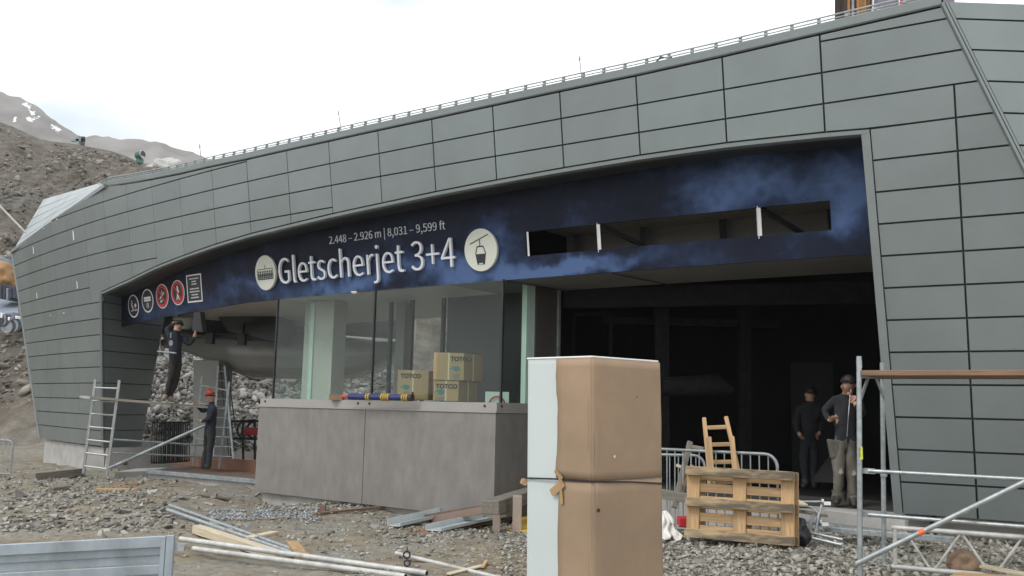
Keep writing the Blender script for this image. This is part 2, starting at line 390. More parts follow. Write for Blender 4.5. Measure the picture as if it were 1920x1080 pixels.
# coping along the top
def strip(fn0, fn1, s0, s1, o0, o1, mt, name, n=60, th=None, par=None):
    mb = MB()
    for i in range(n):
        a = s0 + (s1 - s0) * i / n; b = s0 + (s1 - s0) * (i + 1) / n
        mb.add([FS(a, fn0(a), o0), FS(b, fn0(b), o0), FS(b, fn1(b), o1), FS(a, fn1(a), o1)], [(0, 1, 2, 3)])
    return mb.build(name, mt, par or B)
mb = MB(); sect = [(.0, .012), (-.012, .03), (-.012, .13), (.03, .155), (.22, .17), (.5, .15)]
n = 70
for i in range(n):
    for k in range(len(sect) - 1):
        q = []
        for (u, v) in ((i, k), (i + 1, k), (i + 1, k + 1), (i, k + 1)):
            s = .09 + (18.9 - .09) * u / n; o, dz = sect[v]; q.append(FS(s, zt(s) + dz, o))
        mb.add(q, [(0, 1, 2, 3)])
mb.build('coping', M['zinc'], B)
# pieces of coping to the right of the fold
q = MB(); 
for (z0, z1, o0, o1) in ((6.72, 6.86, 0, 0), (6.86, 6.89, 0, .3)):
    q.add([FR(-.02, z0) + Vector((0, o0, 0)), FR(4, z0 + .1) + Vector((0, o0, 0)), FR(4, z1 + .1) + Vector((0, o1, 0)), FR(-.02, z1) + Vector((0, o1, 0))], [(0, 1, 2, 3)])
q.build('coping', M['zinc'], B)
# opening trim: light folded edge
mb = MB()
def ribbon(mb, pts_out, pts_in, depth=.05):
    for i in range(len(pts_out) - 1):
        a, b, c, d = pts_out[i], pts_out[i + 1], pts_in[i + 1], pts_in[i]
        mb.add([a, b, c, d], [(0, 1, 2, 3)])
ss = np.linspace(.98, 19.46, 60)
secs = [(.0, .0, .03), (0, -.022, -.022), (0, -.07, -.022), (0, -.085, .06), (0, -.05, .3), (0, -.03, .75)]
for i in range(59):
    for k in range(3):
        q = []
        for (u, v) in ((i, k), (i + 1, k), (i + 1, k + 1), (i, k + 1)):
            _, dz, o = secs[v]; q.append(FS(ss[u], zo(ss[u]) + dz, o))
        mb.add(q, [(0, 1, 2, 3)])
for i in range(8):
    z0 = ZB + (5.27 - .07 - ZB) * i / 8; z1 = ZB + (5.27 - .07 - ZB) * (i + 1) / 8
    for (d0, o0, d1, o1) in ((0, .03, 0, -.022), (0, -.022, .10, -.022), (.10, -.022, .12, .10), (.12, .10, .10, .7)):
        mb.add([FS(s_r(z0) + d0, z0, o0), FS(s_r(z1) + d0, z1, o0), FS(s_r(z1) + d1, z1, o1), FS(s_r(z0) + d1, z0, o1)], [(0, 1, 2, 3)])
mb.build('opening_trim', M['zinc_trim'], B)
mb = MB()
for i in range(59):
    for k in range(3, 5):
        q = []
        for (u, v) in ((i, k), (i + 1, k), (i + 1, k + 1), (i, k + 1)):
            _, dz, o = secs[v]; q.append(FS(ss[u], zo(ss[u]) + dz, o))
        mb.add(q, [(0, 1, 2, 3)])
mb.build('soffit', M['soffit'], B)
# left reveal (deep splayed jamb) with its own courses
JD = Vector((math.sin(math.radians(20)), math.cos(math.radians(20)), 0))
def JP(t, z, o=0):
    """t 0..1 across the reveal"""
    p = FS(s_l(z), z, 0); D = 1.33 + .93 * (z - .4) / 3.5
    return p + JD * (D * t) + Vector((o * JD.y, -o * JD.x, 0))
mb = MB()
for i in range(10):
    z0 = ZB + .02 + (4.3 - ZB) * i / 10; z1 = ZB + .02 + (4.3 - ZB) * (i + 1) / 10
    mb.add([JP(0.02, z0, -.04), JP(1, z0, -.04), JP(1, z1, -.04), JP(.02, z1, -.04)], [(0, 1, 2, 3)])
    mb.add([JP(1, z0, -.04), JP(1, z0, -.04) + Vector((-1.5, .2, 0)), JP(1, z1, -.04) + Vector((-1.5, .2, 0)), JP(1, z1, -.04)], [(0, 1, 2, 3)])
mb.build('backing_wall', M['zinc_dark'], B)
for r in range(0, 11):
    lo0, hi0 = rows[r] + .012, min(rows[r + 1] - .012, 4.25)
    if r == 0: lo0 = .30
    if hi0 - lo0 < .05: continue
    q = MB(); f = [JP(.035, lo0), JP(1, lo0), JP(1, hi0), JP(.035, hi0)]; k = [JP(.035, lo0, -.035), JP(1, lo0, -.035), JP(1, hi0, -.035), JP(.035, hi0, -.035)]
    q.hexa(f, k); q.build('panel', M['zinc'], B)
q = MB()
for i in range(8):
    z0 = .46 + 3.83 * i / 8; z1 = .46 + 3.83 * (i + 1) / 8
    q.beam(FS(s_l(z0), z0, -.01), FS(s_l(z1), z1, -.01), .05, .05, (0, 1, 0))
q.build('corner_trim', M['zinc_trim'], B)
q = MB(); q.beam(FS(s_end(ZB), ZB, -.005), FS(s_end(6.11), 6.11, -.005), .05, .06, (0, 1, 0)); q.build('corner_trim', M['zinc_trim'], B)
# end wall and roof facet on the left
tip = FS(26.84, 6.11); topc = FS(18.7, 6.86); back = at(82, 373, 30.5); mid = at(150, 355, 28)
q = MB(); q.add([FS(s_end(ZB), ZB), FS(s_end(ZB), ZB) + Vector((.1, 4, 0)), back + Vector((0, 1.2, 0)), back, tip], [(0, 1, 2, 3, 4)])
q.build('end_wall', M['zinc'], B)
def facet():
    A, C = tip, FS(18.75, 6.80, -.01); Bk = back; rim = at(188, 343, C.y + 1.2)
    # strips parallel to the upper edge A->Bk
    nst = 5
    for i in range(nst):
        a0, a1 = i / nst, (i + 1) / nst
        P = lambda a, e: (A.lerp(Bk, a) if e == 0 else C.lerp(rim, a))
        g = .008; mb = MB()
        a0 += g; a1 -= g
        f = [P(a0, 0), P(a0, 1), P(a1, 1), P(a1, 0)]; k = [p - Vector((0, -.02, .04)) for p in f]
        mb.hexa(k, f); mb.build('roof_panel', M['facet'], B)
    mb = MB(); mb.add([A, C, rim, Bk], [(0, 1, 2, 3)]); 
    for v in range(len(mb.v)): mb.v[v] = tuple(Vector(mb.v[v]) + Vector((0, .03, -.05)))
    mb.build('roof_deck', M['zinc_dark'], B)
    mb = MB(); mb.beam(A + Vector((0, -.03, .0)), C + Vector((0, -.03, .02)), .06, .10); mb.build('hip_trim', M['zinc_trim'], B)
facet()
# unseen roof slab, added to keep the interior dark; shorter left admits light
mb = MB(); n = 30
for i in range(n):
    a = .4 + 26.6 * i / n; b = .4 + 26.6 * (i + 1) / n
    za = lambda s: min(zt(min(max(s, .1), 26.8)), 6.7) + .12 - (0.25 if s > 18.7 else 0)
    q4 = [FS(a, za(a), .3), FS(b, za(b), .3), plan(b, 11 if b < 8.6 else 6.5, za(b) - .3), plan(a, 11 if a < 8.6 else 6.5, za(a) - .3)]
    mb.hexa([p - Vector((0, 0, .3)) for p in q4], q4)
mb.build('roof', M['soffit'], B)
# snow guard rail with brackets on the roof edge
G = MB(); 
for dz, r_ in ((.19, .009), (.235, .011)):
    G.tube([FS(s, zt(s) + dz, .06) for s in np.linspace(.25, 19.3, 60)], r_, 6)
gr = G.build('guard_rail', M['galv'], B)
q = MB(); q.box((-.016, -.02, 0), (.016, .02, .10)); q.box((-.028, -.018, .075), (.028, .018, .09)); q.box((-.028, -.018, .02), (.028, .018, .035)); brm = q.mesh('bracket', M['galv_dull'])
s = .5
while s < 19.2:
    o = bpy.data.objects.new('bracket', brm); p = FS(s, zt(s) + .145, .06); o.matrix_basis = Matrix.Translation(p) @ Matrix.Rotation(-math.pi / 2 + float(np.interp(s, _SS, _a)) + math.pi / 2, 4, 'Z')
    link(o, gr); s += .345 if s < 12 else .36
# far roof rail in the distance and lightning rods
for (x0, y0, x1, y1, s) in ((634, 207, 640, 241, 10), (1086, 104, 1091, 147, 5), (374, 270, 378, 300, 14.5)):
    p1 = FS(s, zt(s) + .2, .3); d = p1.y; a = at(x1, y1 + 5, d); b = at(x0, y0, d)
    q = MB(); q.tube([a, b], .009, 5); q.tube([b.lerp(a, .12), b.lerp(a, .18)], .016, 6)
    q.build('lightning_rod', M['galv_dull'], B)
q = MB(); c = at(1245, 112, FS(3.6, 6.6).y + .1)
q.tube([c + Vector((-.12, 0, -.05)), c + Vector((-.05, 0, .04)), c + Vector((.04, 0, .03)), c + Vector((.1, .02, .06)), c + Vector((.16, 0, -.06))], .012, 6)
q.build('cable_loop', M['steel_dark'], B)
# concrete base of the left pier, step and plinth of the right pier
q = MB()
def plinth(mb, s0, s1, o, z0, z1, th=.5, n=6):
    for i in range(n):
        a = s0 + (s1 - s0) * i / n; b = s0 + (s1 - s0) * (i + 1) / n
        mb.hexa([plan(a, o, z0), plan(b, o, z0), plan(b, o + th, z0), plan(a, o + th, z0)], [plan(a, o, z1), plan(b, o, z1), plan(b, o + th, z1), plan(a, o + th, z1)])
plinth(q, 20.0, 25.2, .02, -.6, .43, 2.5); q.build('concrete_base', M['concrete'], B)
q = MB(); jb = JP(0, .4); je = JP(1, .4)
q.hexa([JP(-.02, -.6, .05), JP(1.05, -.6, .05), JP(1.05, -.6, -.6), JP(-.02, -.6, -.6)], [Vector((p.x, p.y, .29)) for p in (JP(-.02, .29, .05), JP(1.05, .29, .05), JP(1.05, .29, -.6), JP(-.02, .29, -.6))])
q.build('concrete_base', M['concrete'], B)
q = MB(); s0 = at(215, 890, 21.6); s1 = at(283, 890, 22.2)
q.hexa([Vector((p.x, p.y, -.5)) for p in (s0, s1, s1 + Vector((0, 1.2, 0)), s0 + Vector((0, 1.2, 0)))], [Vector((p.x, p.y, -.02)) for p in (s0, s1, s1 + Vector((0, 1.2, 0)), s0 + Vector((0, 1.2, 0)))])
q.build('concrete_step', M['concrete'], B, bevel=.01)
q = MB(); plinth(q, -3, .5, .35, -.3, .44, .6); q.build('concrete_base', M['concrete'], B)
# ------------------------------------------------------------------ interior
q = MB()
def slab(mb, s0, s1, o0, o1, z0, z1, n=12):
    for i in range(n):
        a = s0 + (s1 - s0) * i / n; b = s0 + (s1 - s0) * (i + 1) / n
        mb.hexa([plan(a, o0, z0), plan(b, o0, z0), plan(b, o1, z0), plan(a, o1, z0)], [plan(a, o0, z1), plan(b, o0, z1), plan(b, o1, z1), plan(a, o1, z1)])
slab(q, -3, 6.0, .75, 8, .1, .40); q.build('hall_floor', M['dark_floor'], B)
q = MB(); slab(q, .6, 6.0, .50, .75, -.2, .40); q.build('concrete_threshold', M['concrete'], B)
q = MB(); slab(q, .7, 3.2, .36, .42, .16, .24); slab(q, .7, 3.2, .28, .34, .0, .06); q.build('steel_edge_profile', M['galv'], B)
q = MB(); slab(q, .9, 8.3, .2, 1.75, 3.80, 3.86)
q.build('lower_ceiling', M['ceil_grey'], B)
q = MB(); slab(q, 8.3, 19.4, .2, 5, 3.84, 3.92); q.build('lower_ceiling', M['ceiling'], B)
# joints of the lower ceiling
q = MB(); 
for s_ in (5.0, 7.0): q.beam(plan(s_, .1, 3.778), plan(s_ - .25, 1.72, 3.778), .03, .012)
q.build('ceiling_joint', M['zinc_dark'], B)
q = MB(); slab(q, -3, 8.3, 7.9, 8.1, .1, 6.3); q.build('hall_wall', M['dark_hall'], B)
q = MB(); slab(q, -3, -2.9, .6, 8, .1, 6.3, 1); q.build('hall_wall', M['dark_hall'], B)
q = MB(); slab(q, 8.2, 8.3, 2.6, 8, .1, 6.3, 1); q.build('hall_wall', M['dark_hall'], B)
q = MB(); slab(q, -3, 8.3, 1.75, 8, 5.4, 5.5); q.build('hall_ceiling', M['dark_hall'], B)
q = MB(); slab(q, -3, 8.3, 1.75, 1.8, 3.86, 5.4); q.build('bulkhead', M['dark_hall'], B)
# door frame, and a door whose paler grey paints in a reflection
def frame(mb, a, b, z0, z1, w=.06):
    mb.beam(Vector((a.x, a.y, z0)), Vector((a.x, a.y, z1)), w, w, (0, 1, 0)); mb.beam(Vector((b.x, b.y, z0)), Vector((b.x, b.y, z1)), w, w, (0, 1, 0)); mb.beam(Vector((a.x, a.y, z1)), Vector((b.x, b.y, z1)), w, w)
M['frame_dark'] = mat('dark_door_frame', (.013, .013, .014), .7, 0, .1, spec=.1)
M['door_grey'] = mat('grey_door_leaf', (.02, .02, .02), .6, 0, .1, 1, spec=.15)
for (xa, xb, yt, d, nm, mt) in ((1075, 1145, 590, 17.5, 'door_frame', 'frame_dark'), (1483, 1562, 680, 18.0, 'reflection_leaf', 'door_grey')):
    a = at(xa, 700, d); b = at(xb, 700, d - .2); top = at(xa, yt, d).z; q = MB()
    if nm == 'reflection_leaf': q.hexa([Vector((a.x, a.y, .4)), Vector((b.x, b.y, .4)), Vector((b.x, b.y + .05, .4)), Vector((a.x, a.y + .05, .4))], [Vector((a.x, a.y, top)), Vector((b.x, b.y, top)), Vector((b.x, b.y + .05, top)), Vector((a.x, a.y + .05, top))])
    else: frame(q, a, b, .4, top)
    q.build(nm, M[mt], B)
# faint structure inside the dark hall
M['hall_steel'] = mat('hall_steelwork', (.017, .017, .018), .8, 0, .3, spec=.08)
for (x0, y0, x1, y1, d0, d1, w, h) in ((1060, 560, 1640, 548, 16.5, 14.5, .2, .35), (1240, 556, 1240, 900, 16.8, 16.8, .25, .25), (1395, 552, 1395, 900, 17.2, 17.2, .22, .22), (1130, 600, 1460, 608, 17.5, 17.2, .15, .12)):
    q = MB(); q.beam(at(x0, y0, d0), at(x1, y1, d1), w, h, (0, 1, 0) if x0 == x1 else (0, 0, 1)); q.build('hall_beam', M['hall_steel'], B)
q = MB(); a = at(1240, 725, 15.8); q.tube([a, a + Vector((1.0, .1, .05)), a + Vector((1.25, .1, -.05))], [.16, .2, .08], 12); q.build('hall_duct', M['hall_steel'], B, smooth=True)
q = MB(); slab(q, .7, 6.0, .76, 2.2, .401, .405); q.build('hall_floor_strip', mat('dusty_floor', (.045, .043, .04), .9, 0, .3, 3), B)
# left platform (brown formwork floor, metal edge, concrete below)
Pz = .06
pa = atz(276, 880, Pz); pb = atz(486, 899, Pz); inn = Vector((.52, .85, 0))
q = MB(); q.hexa([Vector((p.x, p.y, -.6)) for p in (pa + inn * .06, pb + inn * .06, pb + inn * 6, pa + inn * 6)], [Vector((p.x, p.y, Pz - .08)) for p in (pa + inn * .06, pb + inn * .06, pb + inn * 6, pa + inn * 6)])
q.build('platform_base', M['concrete'], B)
q = MB(); q.hexa([Vector((p.x, p.y, Pz - .078)) for p in (pa + inn * .12, pb + inn * .12, pb + inn * 4, pa + inn * 4)], [Vector((p.x, p.y, Pz - .01)) for p in (pa + inn * .12, pb + inn * .12, pb + inn * 4, pa + inn * 4)])
q.build('platform_floor', M['brown_floor'], B)
q = MB(); q.beam(pa + inn * .05 - Vector((0, 0, .05)), pb + inn * .05 - Vector((0, 0, .05)), .14, .09); q.build('platform_edge', M['galv_dull'], B, bevel=.01)
q = MB(); a = at(318, 868, 23.6); b = at(480, 884, 21.6)
q.beam(Vector((a.x, a.y, Pz + .12)), Vector((b.x, b.y, Pz + .12)), .05, .26); q.build('platform_upstand', mat('orange_brown_ply', (.15, .072, .042), .55, 0, .2, 3), B)
# ------------------------------------------------------------------ sign board
SB = thing('sign_board', FS(8, 3.8, .62), 'long dark blue cloudy fascia board over the opening with white lettering', 'sign')
def skymat():
    m, N, L, Bs = newmat('blue_cloud_print'); Bs.inputs['Roughness'].default_value = .55; Bs.inputs['Specular IOR Level'].default_value = .15
    at_ = N.new('ShaderNodeUVMap'); at_.uv_map = 'UV'
    def noise(sc, det, off=0, dist=0):
        mp = N.new('ShaderNodeMapping'); mp.inputs['Location'].default_value = (off, off * .7, 0); L.new(at_.outputs[0], mp.inputs[0])
        n = N.new('ShaderNodeTexNoise'); n.inputs['Scale'].default_value = sc; n.inputs['Detail'].default_value = det; n.inputs['Distortion'].default_value = dist; L.new(mp.outputs[0], n.inputs['Vector']); return n.outputs['Fac']
    def blob(u, v, ru, rv, amp):
        mp = N.new('ShaderNodeMapping'); mp.inputs['Location'].default_value = (-u / ru, -v / rv, 0); mp.inputs['Scale'].default_value = (1 / ru, 1 / rv, 1); L.new(wv, mp.inputs[0])
        g = N.new('ShaderNodeTexGradient'); g.gradient_type = 'SPHERICAL'; L.new(mp.outputs[0], g.inputs[0])
        k = N.new('ShaderNodeMath'); k.operation = 'MULTIPLY'; k.inputs[1].default_value = amp; L.new(g.outputs['Fac'], k.inputs[0]); return k.outputs[0]
    # warped coordinates
    nn = N.new('ShaderNodeTexNoise'); nn.inputs['Scale'].default_value = 1.2; nn.inputs['Detail'].default_value = 4; L.new(at_.outputs[0], nn.inputs['Vector'])
    sub = N.new('ShaderNodeVectorMath'); sub.operation = 'SUBTRACT'; sub.inputs[1].default_value = (.5, .5, .5); L.new(nn.outputs['Color'], sub.inputs[0])
    sca = N.new('ShaderNodeVectorMath'); sca.operation = 'SCALE'; sca.inputs[3].default_value = 1.3; L.new(sub.outputs[0], sca.inputs[0])
    ad = N.new('ShaderNodeVectorMath'); L.new(at_.outputs[0], ad.inputs[0]); L.new(sca.outputs[0], ad.inputs[1]); wv = ad.outputs[0]
    acc = None
    for (u, v, ru, rv, amp) in ((13.6, 4.05, 1.2, .45, .55), (14.6, 4.3, .7, .35, .55), (9, 4.05, 4, .4, .62), (7.2, 4.1, 1.4, .6, .7), (11, 3.95, 2, .35, .55), (17, 3.75, 3.2, .5, .45), (5.7, 3.95, 1.3, .3, .95), (2.6, 4.95, 1.5, .55, .75), (1.3, 4.5, .8, .55, .95), (3.4, 4.65, .9, .3, .55), (7.4, 4.7, 1.0, .4, .4), (4.6, 3.95, 1.0, .2, .4), (1.2, 5.1, .8, .4, .4)):
        b = blob(u, v, ru, rv, amp)
        if acc is None: acc = b
        else:
            a = N.new('ShaderNodeMath'); L.new(acc, a.inputs[0]); L.new(b, a.inputs[1]); acc = a.outputs[0]
    n1 = noise(1.1, 6, 3, .3); n2 = noise(7, 5, 9)
    k = N.new('ShaderNodeMath'); k.operation = 'MULTIPLY_ADD'; L.new(n1, k.inputs[0]); k.inputs[1].default_value = .9; k.inputs[2].default_value = -.36
    k2 = N.new('ShaderNodeMath'); L.new(k.outputs[0], k2.inputs[0]); L.new(acc, k2.inputs[1])
    k3 = N.new('ShaderNodeMath'); k3.operation = 'MULTIPLY_ADD'; L.new(n2, k3.inputs[0]); k3.inputs[1].default_value = .42; L.new(k2.outputs[0], k3.inputs[2])
    r = N.new('ShaderNodeValToRGB'); e = r.color_ramp.elements; e[0].position = .12; e[0].color = (.008, .010, .020, 1); e[1].position = 1.0; e[1].color = (.075, .125, .26, 1)
    x = r.color_ramp.elements.new(.38); x.color = (.012, .017, .037, 1); x = r.color_ramp.elements.new(.62); x.color = (.024, .042, .095, 1)
    L.new(k3.outputs[0], r.inputs[0]); L.new(r.outputs[0], Bs.inputs['Base Color']); return m
M['sign'] = skymat()
SO = .62
zs_b = tab([(1.1, 3.80), (14, 3.78), (16, 3.70), (18, 3.62), (20.2, 3.50)])
def sign_mesh():
    vs = []; fs = []; uv = []
    se = np.concatenate([np.linspace(1.0, 1.64, 4), np.linspace(1.64, 6.54, 24)[1:], np.linspace(6.54, 20.1, 60)[1:]])
    for i in range(len(se) - 1):
        a, b = se[i], se[i + 1]; mid_ = .5 * (a + b)
        top = lambda s: zo(min(max(s, .98), 19.46)) - .03
        if 1.64 < mid_ < 6.54: segs = [(zs_b, lambda s: 4.155), (lambda s: 4.555, top)]
        else: segs = [(zs_b, top)]
        for lo, hi in segs:
            for o, fl in ((SO, 0), (SO + .05, 1)):
                n = len(vs); q = [(a, lo(a)), (b, lo(b)), (b, hi(b)), (a, hi(a))]
                for s_, z_ in q: vs.append(FS(s_, z_, o)); uv.append((s_, z_))
                fs.append((n, n + 1, n + 2, n + 3))
            for fz in (lo, hi):
                n = len(vs)
                for s_, o in ((a, SO), (b, SO), (b, SO + .05), (a, SO + .05)): vs.append(FS(s_, fz(s_), o)); uv.append((s_, fz(s_)))
                fs.append((n, n + 1, n + 2, n + 3))
    me = bpy.data.meshes.new('printed_board'); me.from_pydata(vs, [], fs); me.materials.append(M['sign'])
    u = me.uv_layers.new(name='UV')
    for l in me.loops: u.data[l.index].uv = uv[l.vertex_index]
    o = bpy.data.objects.new('printed_board', me); link(o, SB); return o
board = sign_mesh()
# recessed slot: posts, braces, inner tray
for s_ in (6.52, 5.19, 2.63):
    q = MB(); q.beam(FS(s_, 4.12, SO + .03), FS(s_, 4.58, SO + .03), .05 if s_ < 6 else .03, .05, (0, 1, 0)); q.build('slot_post', M['white'], SB)
q = MB()
def leanslab(mb, s0, s1, o0, o1, z0, z1, n=12):
    for i in range(n):
        a = s0 + (s1 - s0) * i / n; b = s0 + (s1 - s0) * (i + 1) / n
        mb.hexa([FS(a, z0, o0), FS(b, z0, o0), FS(b, z0, o1), FS(a, z0, o1)], [FS(a, z1, o0), FS(b, z1, o0), FS(b, z1, o1), FS(a, z1, o1)])
leanslab(q, 1.5, 6.6, SO + 1.4, SO + 1.45, 3.9, 5.2); q.build('slot_back', M['ceil_grey'], SB)
q = MB(); leanslab(q, 1.5, 6.6, SO + .06, SO + 1.4, 4.70, 4.75); q.build('slot_lining', mat('olive_board', (.30, .27, .20), .8), SB)
for s_ in (2.6, 5.15): q = MB(); q.beam(FS(s_, 4.55, SO + .08), FS(s_ - .5, 4.2, SO + 1.2), .06, .06); q.build('slot_brace', M['steel_dark'], SB)
for s_ in (1.9, 3.6, 5.0, 6.3): q = MB(); q.beam(FS(s_, 3.95, SO + 1.25), FS(s_, 4.7, SO + 1.25), .09, .09, (0, 1, 0)); q.build('slot_brace', M['steel_dark'], SB)
# lettering
FONT = None
try:
    import os
    FONT = bpy.data.fonts.load(os.path.join(bpy.utils.system_resource('DATAFILES'), 'fonts', 'Noto Sans CJK Regular.woff2'))
except Exception: FONT = None
def cap_height():
    cu = bpy.data.curves.new('t', 'FONT'); cu.body = 'H'; cu.size = 1; cu.font = FONT or cu.font; ob = bpy.data.objects.new('t', cu); COL.objects.link(ob)
    me = bpy.data.meshes.new_from_object(ob.evaluated_get(bpy.context.evaluated_depsgraph_get())); bpy.data.objects.remove(ob); return max(v.co.y for v in me.vertices)
CAPK = 1 / cap_height()
def glyph_text(body, size, sx, s_left, s_right, zbase, depth, mt, name, per_letter=True, off=0.004, track=0):
    cu = bpy.data.curves.new('t', 'FONT'); cu.body = body; cu.size = 1; cu.font = FONT or cu.font; cu.offset = -.003; cu.resolution_u = 4; cu.space_character = 1 + track
    ob = bpy.data.objects.new('t', cu); COL.objects.link(ob); dg = bpy.context.evaluated_depsgraph_get(); me = bpy.data.meshes.new_from_object(ob.evaluated_get(dg))
    bpy.data.objects.remove(ob)
    bm = bmesh.new(); bm.from_mesh(me)
    xs = [v.co.x for v in bm.verts]; x0, x1 = min(xs), max(xs)
    bmesh.ops.remove_doubles(bm, verts=bm.verts, dist=1e-5)
    # islands
    seen = set(); isl = []
    for v in bm.verts:
        if v.index in seen: continue
        st = [v]; seen.add(v.index); g = []
        while st:
            w = st.pop(); g.append(w)
            for e in w.link_edges:
                k = e.other_vert(w)
                if k.index not in seen: seen.add(k.index); st.append(k)
        isl.append(g)
    groups = []
    for g in sorted(isl, key=lambda g: min(v.co.x for v in g)):
        a, b = min(v.co.x for v in g), max(v.co.x for v in g)
        if groups and a < groups[-1][1] - .35 * (b - a): groups[-1][0] += g; groups[-1][1] = max(b, groups[-1][1])
        else: groups.append([list(g), b])
    if not per_letter: groups = [[[v for g in isl for v in g], 0]]
    for g, _ in groups:
        idx = {v: i for i, v in enumerate(g)}; gs = set(g)
        fcs = [f for f in bm.faces if f.verts[0] in gs]
        def P(v, o):
            s_ = s_left + (s_right - s_left) * (v.co.x - x0) / (x1 - x0)
            return FS(s_, zbase + v.co.y * size * CAPK, SO - off - o)
        vs = [P(v, depth) for v in g] + [P(v, 0) for v in g]; n = len(g)
        fs = [tuple(idx[v] for v in f.verts) for f in fcs] 
        for f in fcs:
            for e in f.edges:
                if len(e.link_faces) == 1: a, b = idx[e.verts[0]], idx[e.verts[1]]; fs.append((a, b, b + n, a + n))
        q = MB(); q.add(vs, fs); q.build(name, mt, board)
    bm.free()
glyph_text('Gletscherjet 3+4', .515, 1, 12.74, 8.0, 4.075, .05, M['letter'], 'letter', off=.02)
glyph_text('2.448 – 2.926 m | 8,031 – 9,599 ft', .145, 1, 11.19, 8.22, 4.755, .012, M['letter'], 'small_letter', per_letter=True)
def disc(s, z, r, r2, off, th, mt, name, n=40, ring=None, par=None):
    q = MB()
    pts = [(s + r * math.cos(t), z + r2 * math.sin(t)) for t in [2 * math.pi * k / n for k in range(n)]]
    if ring is None:
        A = [FS(a, b, SO - off - th) for a, b in pts]; Bb = [FS(a, b, SO - off) for a, b in pts]
        q.add(A + Bb, [tuple(range(n))] + [(k, (k + 1) % n, n + (k + 1) % n, n + k) for k in range(n)])
    else:
        pi = [(s + r * ring * math.cos(t), z + r2 * ring * math.sin(t)) for t in [2 * math.pi * k / n for k in range(n)]]
        A = [FS(a, b, SO - off - th) for a, b in pts + pi]; Bb = [FS(a, b, SO - off) for a, b in pts]
        q.add(A + Bb, [(k, (k + 1) % n, n + (k + 1) % n, n + k) for k in range(n)] + [(k, (k + 1) % n, 2 * n + (k + 1) % n, 2 * n + k) for k in range(n)])
    return q.build(name, mt, par or board)
def flat(polys, off, th, mt, name, cx, cz, sc):
    """small raised figure from 2-D polygons (x to the right, y up), centred on the board"""
    q = MB()
    for p in polys:
        n = len(p); A = [FS(cx - x * sc, cz + y * sc, SO - off - th) for x, y in p]; Bb = [FS(cx - x * sc, cz + y * sc, SO - off) for x, y in p]
        q.add(A + Bb, [tuple(range(n))] + [(k, (k + 1) % n, n + (k + 1) % n, n + k) for k in range(n)])
    return q.build(name, mt, board)
def bar(x0, y0, x1, y1, w):
    d = math.hypot(x1 - x0, y1 - y0); nx, ny = -(y1 - y0) / d * w / 2, (x1 - x0) / d * w / 2
    return [(x0 + nx, y0 + ny), (x1 + nx, y1 + ny), (x1 - nx, y1 - ny), (x0 - nx, y0 - ny)]
def circ(x, y, r, n=14, ry=None): return [(x + r * math.cos(2 * math.pi * k / n), y + (ry or r) * math.sin(2 * math.pi * k / n)) for k in range(n)]
# gondola emblem
disc(7.43, 4.32, .345, .36, .02, .05, M['emblem'], 'emblem_disc')
flat([bar(-.62, .33, .5, .72, .045), bar(-.02, .5, -.02, .15, .045),
      bar(-.2, .17, .18, .17, .06), bar(-.2, .17, -.31, -.2, .045), bar(.18, .17, .31, -.2, .045),
      [(-.32, -.2), (.32, -.2), (.22, -.72), (-.22, -.72)]], .072, .004, M['ink'], 'emblem_print', 7.43, 4.32, .345)
flat([bar(-.12, -.68, .12, -.68, .06)], .077, .003, M['emblem'], 'emblem_print', 7.43, 4.32, .345)
# chairlift emblem
disc(13.18, 4.34, .345, .36, .02, .05, M['emblem'], 'emblem_disc')
P_ = [bar(-.72, .22, .72, .22, .035), bar(0, .22, 0, .45, .03), bar(-.76, .2, -.76, -.35, .03), bar(.76, .2, .76, -.35, .03), bar(-.74, -.15, .74, -.15, .05), bar(-.74, -.38, .74, -.38, .06)]
for k in range(8):
    x = -.63 + .18 * k; P_ += [circ(x, .06, .06, 8), bar(x, -.02, x, -.33, .12)]
flat(P_, .072, .004, M['ink'], 'emblem_print', 13.18, 4.34, .345)
# information pictograms
def ringicon(s, z, mt, bgm): 
    disc(s, z, .29, .275, .003, .006, bgm, 'pictogram_field'); disc(s, z, .30, .285, .005, .008, mt, 'pictogram_ring', ring=.90)
ringicon(19.07, 3.985, M['white'], M['ink'])
flat([circ(-.25, .42, .09), bar(-.22, .3, -.3, -.02, .17), bar(-.3, 0, -.05, -.12, .12), bar(-.05, -.12, -.15, -.36, .1), bar(-.55, -.42, .1, -.38, .05), bar(.2, -.4, .75, -.4, .05), bar(.2, -.3, .75, -.3, .04),
      [(.2, .05), (.42, .25), (.66, .05), (.42, -.17)]], .013, .003, M['white'], 'pictogram_print', 19.07, 3.985, .28)
ringicon(18.28, 4.07, M['white'], M['ink'])
flat([[(-.62, .34), (.62, .34), (.62, -.05), (-.62, -.05)], ], .013, .003, M['white'], 'pictogram_print', 18.28, 4.07, .28)
flat([bar(-.6, .12, .6, .12, .03)], .017, .003, M['ink'], 'pictogram_print', 18.28, 4.07, .28)
glyph_text('8', .12, 1, 18.34, 18.22, 3.90, .004, M['white'], 'pictogram_numeral', off=.012)
